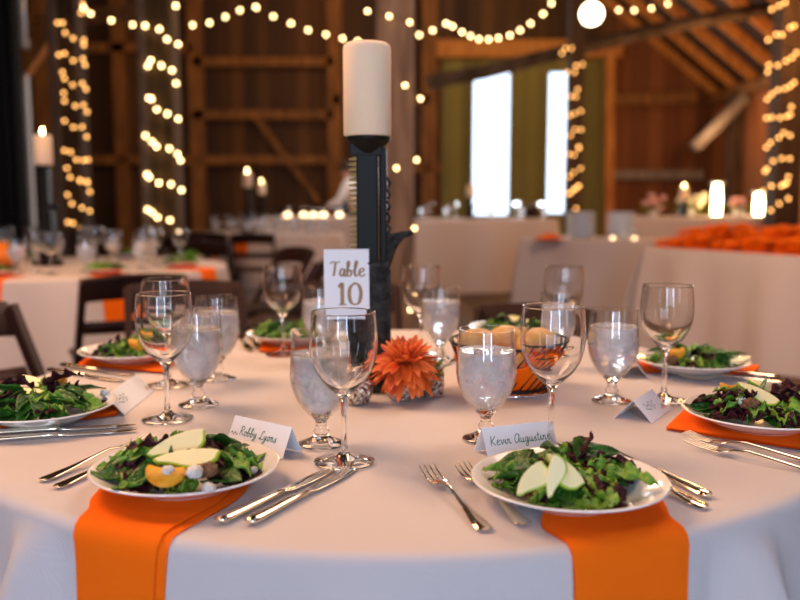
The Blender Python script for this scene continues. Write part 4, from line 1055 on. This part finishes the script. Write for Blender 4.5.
# heap of orange napkins (folded, fanned along the right buffet)
hn = MB()
rows_t = []
for i in range(13):
    s = i/12; row = []
    for k_ in range(9):
        v_ = k_/8; row.append(((s-.5)*.24, (v_-.5)*.20, .004+.030*math.sin(PI*s)**.6*math.sin(PI*v_)**.4+.006*math.sin(s*12+v_*3)))
    rows_t.append(row)
hn.grid(rows_t); hn.grid([[(p[0], p[1], .0) for p in r_] for r_ in rows_t], flip=True)
hnap = hn.build('napkin', napkin_m)
ca_, cb_ = Vector(P(648, 4.80)), Vector(P(850, 3.42))
dcol = (cb_-ca_).normalized(); ncol = Vector((-dcol.y, dcol.x)); Ln = (cb_-ca_).length
rnd = random.Random(77); nc = int(Ln/.25)
for i in range(nc):
    for row in range(3):
        top_n = [2, 4, 4][row] + (1 if i in (1, 3, 4) else 0) - (1 if i == nc-1 else 0)
        for L_ in range(top_n):
            p = ca_+dcol*(.13+i*.25)+ncol*(.13+row*.225)
            place(hnap, (p.x, p.y, T+.0215+.0365*L_), math.atan2(dcol.y, dcol.x)+rnd.uniform(-.10, .10), 'folded orange napkin in the heap on the right buffet table', 'napkin', 'heap of orange napkins on the right buffet')
# small items on the counters
q = P(548, 6.1); place(hnap, (q[0], q[1], T+.022), .2, 'single orange napkin beside the left plate stack', 'napkin', None, (1, 1, 1.4))
def tea(px, py_z, y, label, s=1.):
    q = P(px, y); r = empty('tea_light_glass', (q[0], q[1], py_z)); tag(r, label, 'candle', 'glowing votive candles on the counters'); r.scale = (s,)*3
    MB().lathe([(0, 0), (.03, 0), (.035, .07), (.032, .07), (.028, .004), (0, .004)], 20).build('glass_cup', glass, r)
    MB().lathe([(0, .006), (.024, .006), (.024, .05), (0, .052)], 18).build('glowing_wax', lantern_m, r)
for i, px in enumerate((286, 302, 312, 322, 338)): tea(px, .903, 10.85, 'glowing votive candle on the distant counter, number %s from the left' % ('one', 'two', 'three', 'four', 'five')[i] if False else ['leftmost glowing votive on the distant counter', 'second glowing votive on the distant counter', 'middle glowing votive on the distant counter', 'glowing votive right of the middle on the distant counter', 'rightmost glowing votive on the distant counter, by the person'][i], 2.0)
for i, px in enumerate((612, 634)): tea(px, T+.022, 6.15, ['low glowing votive in front of the right plate stack', 'low glowing votive between the plate stacks and the napkin heap'][i], .8)
def counter_glass(px, y, z, k_, where): 
    q = P(px, y); pr_, nm = (wineL, 'wine glass') if k_ % 2 else (gobL, 'water glass')
    place(pr_, (q[0], q[1], z), 0, 'blurred %s standing on %s' % (nm, where), nm, '%ses on %s' % (nm, where))
for i, px in enumerate((421, 428, 445, 453, 490, 515, 520, 540, 543)): counter_glass(px, 8.9+.1*(i % 3)+.1*(px > 480), .908, i, 'the tall counter under the windows')
def bouquet(px, y, z, m1, label, s=1.):
    q = P(px, y); r = empty('flower_arrangement', (q[0], q[1], z)); tag(r, label, 'flowers')
    MB().lathe([(0, 0), (.05, 0), (.06, .06), (.05, .1), (.045, .1), (.05, .05), (0, .01)], 20).build('vase', china, r)
    rnd = random.Random(int(px)); fm = MB()
    for i in range(16):
        a = rnd.uniform(0, 6.28); rr = rnd.uniform(0, .12)*s; fm.ball((rr*math.cos(a), rr*math.sin(a), .14+rnd.uniform(-.03, .09)*s), .035, 6)
    tag(fm.build('blooms', m1, r), kind='stuff')
    lm_ = MB()
    for i in range(40):
        a = rnd.uniform(0, 6.28); leaf(lm_, rnd, Vector((.04*math.cos(a), .04*math.sin(a), .10)), a, rnd.uniform(.0, .9), .12*s, .025, 'smooth', 0)
    tag(lm_.build('leaves', far_leaf, r), kind='stuff')
counter(P(630, 8.6), P(790, 8.6), .9, .93, 'distant table at the right carrying flowers', 'cloth on the distant table behind the napkin heap', 6, 6)
bouquet(652, 8.9, .933, pink_m, 'pale pink flower arrangement behind the plate stacks', 1.3)
bouquet(688, 9.55, .933, cream_m, 'cream and green flower arrangement behind the napkin heap', 1.7)
bouquet(737, 9.0, .933, pink_m, 'small pink flower arrangement before the lanterns', .8)
def lantern(px, py, y, zbase, h, label):
    q = P(px, y); r = empty('glowing_lantern', (q[0], q[1], zbase)); tag(r, label, 'lantern', 'glowing lanterns at the right')
    MB().box((0, 0, .01), (.14, .14, .02)).box((0, 0, h), (.14, .14, .02)).build('frame', lamp_white, r, bevel=.003)
    MB().lathe([(0, .02), (.05, .02), (.055, h*.5), (.04, h-.01), (0, h-.01)], 20).build('lit_glass', lantern_m, r)
    MB().tube([(.04*math.cos(a), 0, h+.01+.04*math.sin(a)) for a in [PI*k_/8 for k_ in range(9)]], .004, 6).build('handle', black_iron, r)
lantern(715, 175, 9.2, .933, .42, 'tall glowing lantern right of the far candle')
lantern(757, 190, 9.1, .933, .30, 'glowing lantern beside the right lit post')
far_jack(*P(682, 9.1), .933, 'iron candle stand among the flowers at the right', .20)
q = P(682, 9.1); c = candle(.16, .05, True); c.location = (q[0], q[1], .933+.209); tag(c, 'lit candle among the flowers at the right', 'candle')
far_jack(*P(469, 9.0), .908, 'iron candle stand before the left window edge', .26)
q = P(469, 9.0); c = candle(.15, .05, False); c.location = (q[0], q[1], .908+.269); tag(c, 'candle on the tall counter before the left window edge', 'candle')
bt = MB(); b_ = empty('dark_bowl', (*P(530, 9.4), .908)); tag(b_, 'dark bowl on the tall counter between the two windows', 'bowl')
MB().lathe([(0, 0), (.06, 0), (.12, .08), (.13, .13), (.12, .13), (.1, .07), (0, .02)], 24).build('body', chair_w, b_); MB().ball((0, 0, .12), .09, 8, sq=(1, 1, .5)).build('contents', leaf_red, b_)

# black drape and hanging lamp at the left edge
dr = MB(); rows = []
for z in (0., 3.3):
    rows.append([(aty(-40, 203, 6.5).x+(aty(24, 203, 6.5).x-aty(-40, 203, 6.5).x)*k_/30, 6.5+.05*math.sin(k_*1.3), z) for k_ in range(31)])
tag(dr.grid(rows).build('curtain', drape_black, solid=.01), 'black curtain hanging at the left edge of the barn', 'curtain')
hl = empty('wall_lamp', aty(22, 42, 8.4)); tag(hl, 'small white lamp on a bracket beside the black curtain', 'lamp')
MB().lathe([(0, -.08), (.05, -.07), (.06, 0), (.03, .07), (0, .09)], 16).build('shade', lamp_white, hl); MB().tube([(0, 0, .0), (.14, .1, .0), (.2, .25, .0)], .014, 8).build('bracket', steel, hl)
tag(MB().box((0, 0, 2.0), (.10, .10, 4.0)).build('white_pole', lamp_white, loc=(aty(28, 203, 8.6).x, 8.6, 0), bevel=.01), 'thin pale pole beside the black curtain', 'pole')

# ---------------------------------------------------------------- person
def person(px, y, label):
    q = P(px, y); root = empty('person', (q[0], q[1], 0), 1.2); tag(root, label, 'person')
    V = [(0, 0, .95), (0, .03, 1.15), (0, .10, 1.36), (0, .15, 1.47), (0, .19, 1.55), (0, .22, 1.66),
         (-.17, .11, 1.40), (-.23, .20, 1.15), (-.18, .42, 1.05), (-.16, .5, 1.03),
         (.17, .11, 1.40), (.23, .20, 1.15), (.18, .42, 1.05), (.16, .5, 1.03),
         (-.09, 0, .90), (-.10, .02, .5), (-.10, -.02, .09), (-.10, .12, .04),
         (.09, 0, .90), (.10, .02, .5), (.10, -.02, .09), (.10, .12, .04)]
    E_ = [(0, 1), (1, 2), (2, 3), (3, 4), (4, 5), (2, 6), (6, 7), (7, 8), (8, 9), (2, 10), (10, 11), (11, 12), (12, 13), (0, 14), (14, 15), (15, 16), (16, 17), (0, 18), (18, 19), (19, 20), (20, 21)]
    Rr = [.14, .14, .15, .07, .06, .10, .065, .05, .035, .03, .065, .05, .035, .03, .09, .06, .04, .035, .09, .06, .04, .035]
    def skin(name, vs, es, rs, m, idx0=0):
        me = bpy.data.meshes.new(name); me.from_pydata(vs, es, []); me.materials.append(m); o = bpy.data.objects.new(name, me); COL.objects.link(o); o.parent = root
        md = o.modifiers.new('k', 'SKIN'); sv = me.skin_vertices[0].data
        for i, r_ in enumerate(rs): sv[i].radius = (r_, r_*.85)
        sv[idx0].use_root = True; md.use_smooth_shade = True
        o.modifiers.new('u', 'SUBSURF').render_levels = 2
        return o
    skin('body', V, E_, Rr, skin_m)
    sh = [0, 1, 2, 3, 6, 7, 8, 10, 11, 12]; mp = {a: i for i, a in enumerate(sh)}
    es = [(mp[a], mp[b]) for a, b in E_ if a in mp and b in mp]
    skin('shirt', [V[i] for i in sh], es, [Rr[i]+.018 for i in sh], shirt_m)
    lg = [0, 14, 15, 16, 18, 19, 20]; mp2 = {a: i for i, a in enumerate(lg)}
    skin('trousers', [V[i] for i in lg], [(mp2[a], mp2[b]) for a, b in E_ if a in mp2 and b in mp2], [Rr[i]+.018 for i in lg], apron_m)
    MB().ball((0, .20, 1.69), .112, 12, sq=(.95, 1, 1.05)).build('hair', hair_m, root)
    rows = [[(-.15, .19, z), (0, .24, z), (.15, .19, z)] for z in (.6, 1.0, 1.2)]
    MB().grid(rows).build('apron', apron_m, root, solid=.01)
person(356, 11.9, 'person in a white shirt bending behind the distant counter, half hidden by the iron jack')

# ---------------------------------------------------------------- lights
w = bpy.data.worlds.new('world'); sc.world = w; w.use_nodes = True
bg = w.node_tree.nodes['Background']; bg.inputs[0].default_value = (.70, .82, 1., 1); bg.inputs[1].default_value = 2.8
def area(name, loc, target, sx, sy, power, col):
    l = bpy.data.lights.new(name, 'AREA'); l.shape = 'RECTANGLE'; l.size = sx; l.size_y = sy; l.energy = power; l.color = col
    o = bpy.data.objects.new(name, l); COL.objects.link(o); o.location = loc
    o.rotation_euler = (Vector(target)-Vector(loc)).to_track_quat('-Z', 'Y').to_euler(); return o
def point(name, loc, power, col, r=.08):
    l = bpy.data.lights.new(name, 'POINT'); l.energy = power; l.color = col; l.shadow_soft_size = r
    o = bpy.data.objects.new(name, l); COL.objects.link(o); o.location = loc; return o
WARM = (1, .58, .26); WARM2 = (1, .50, .18)
area('door_daylight_left', (-1.25, YF+.15, 1.75), (0, 0, 1.0), .26, 2.3, 56, (.52, .68, 1))
area('door_daylight_right', (1.15, YF+.15, 1.75), (0, 0, 1.0), .22, 2.3, 50, (.52, .68, 1))
area('ceiling_lamp_left', (-2.2, .9, 3.6), (-.2, 0, T), 1.7, 1.7, 160, (1, .56, .29))
area('ceiling_lamp_right', (1.4, 1.6, 3.6), (0, 0, T), 1.7, 1.7, 70, (1, .68, .5))
area('window_daylight', (xb(500), YB-.3, 2.3), (0, 0, 1.2), 1.6, 2.6, 110, (.9, .95, 1))
area('buffet_fill', (1.9, 1.9, 3.4), (2.3, 5.0, .5), .8, .8, 50, (1, .60, .38))  # added fill in front of the buffets, brightens their cloth fronts
point('lamp_over_counter', (.6, 7.2, 3.4), 80, (1, .76, .6), .2)
point('rafter_lamp', (4.5, 9.6, 2.3), 120, WARM2, .2)
point('rafter_lamp_near', (4.0, 7.0, 3.0), 90, WARM2, .2)
point('barn_lamp_left', (-4.5, 10.0, 3.6), 110, WARM2, .2)
point('barn_lamp_middle', (-1.0, 11.5, 4.4), 90, WARM2, .2)
point('lamp_over_left_table', (-1.6, 4.9, 2.6), 14, (1, .66, .40), .2)
area('warm_front_fill', (-1.0, -2.3, 3.3), (0, 0, 1.0), .8, .8, 18, (1, .55, .30))  # added warm fill from above the camera, for the candle and cards
point('shirt_fill', (aty(325, 203, 10.8).x, 10.7, 2.3), 22, (.9, .93, 1), .15)  # added cool fill that brightens the person's white shirt
point('side_wall_fill', (4.95, 11.9, 2.3), 16, (1, .62, .32), .15)  # added fill that brightens the far end of the right wall
point('panel_lamp', (2.2, 12.0, 4.0), 45, (1, .78, .4), .2)

# ---------------------------------------------------------------- render look
sc.view_settings.view_transform = 'Standard'; sc.view_settings.look = 'None'; sc.view_settings.exposure = 0; sc.view_settings.gamma = 1
sc.view_settings.use_curve_mapping = False
cy = sc.cycles
cy.use_denoising = True; cy.max_bounces = 14; cy.transmission_bounces = 14; cy.glossy_bounces = 6; cy.diffuse_bounces = 4; cy.transparent_max_bounces = 32
cy.sample_clamp_indirect = 6; cy.blur_glossy = .3
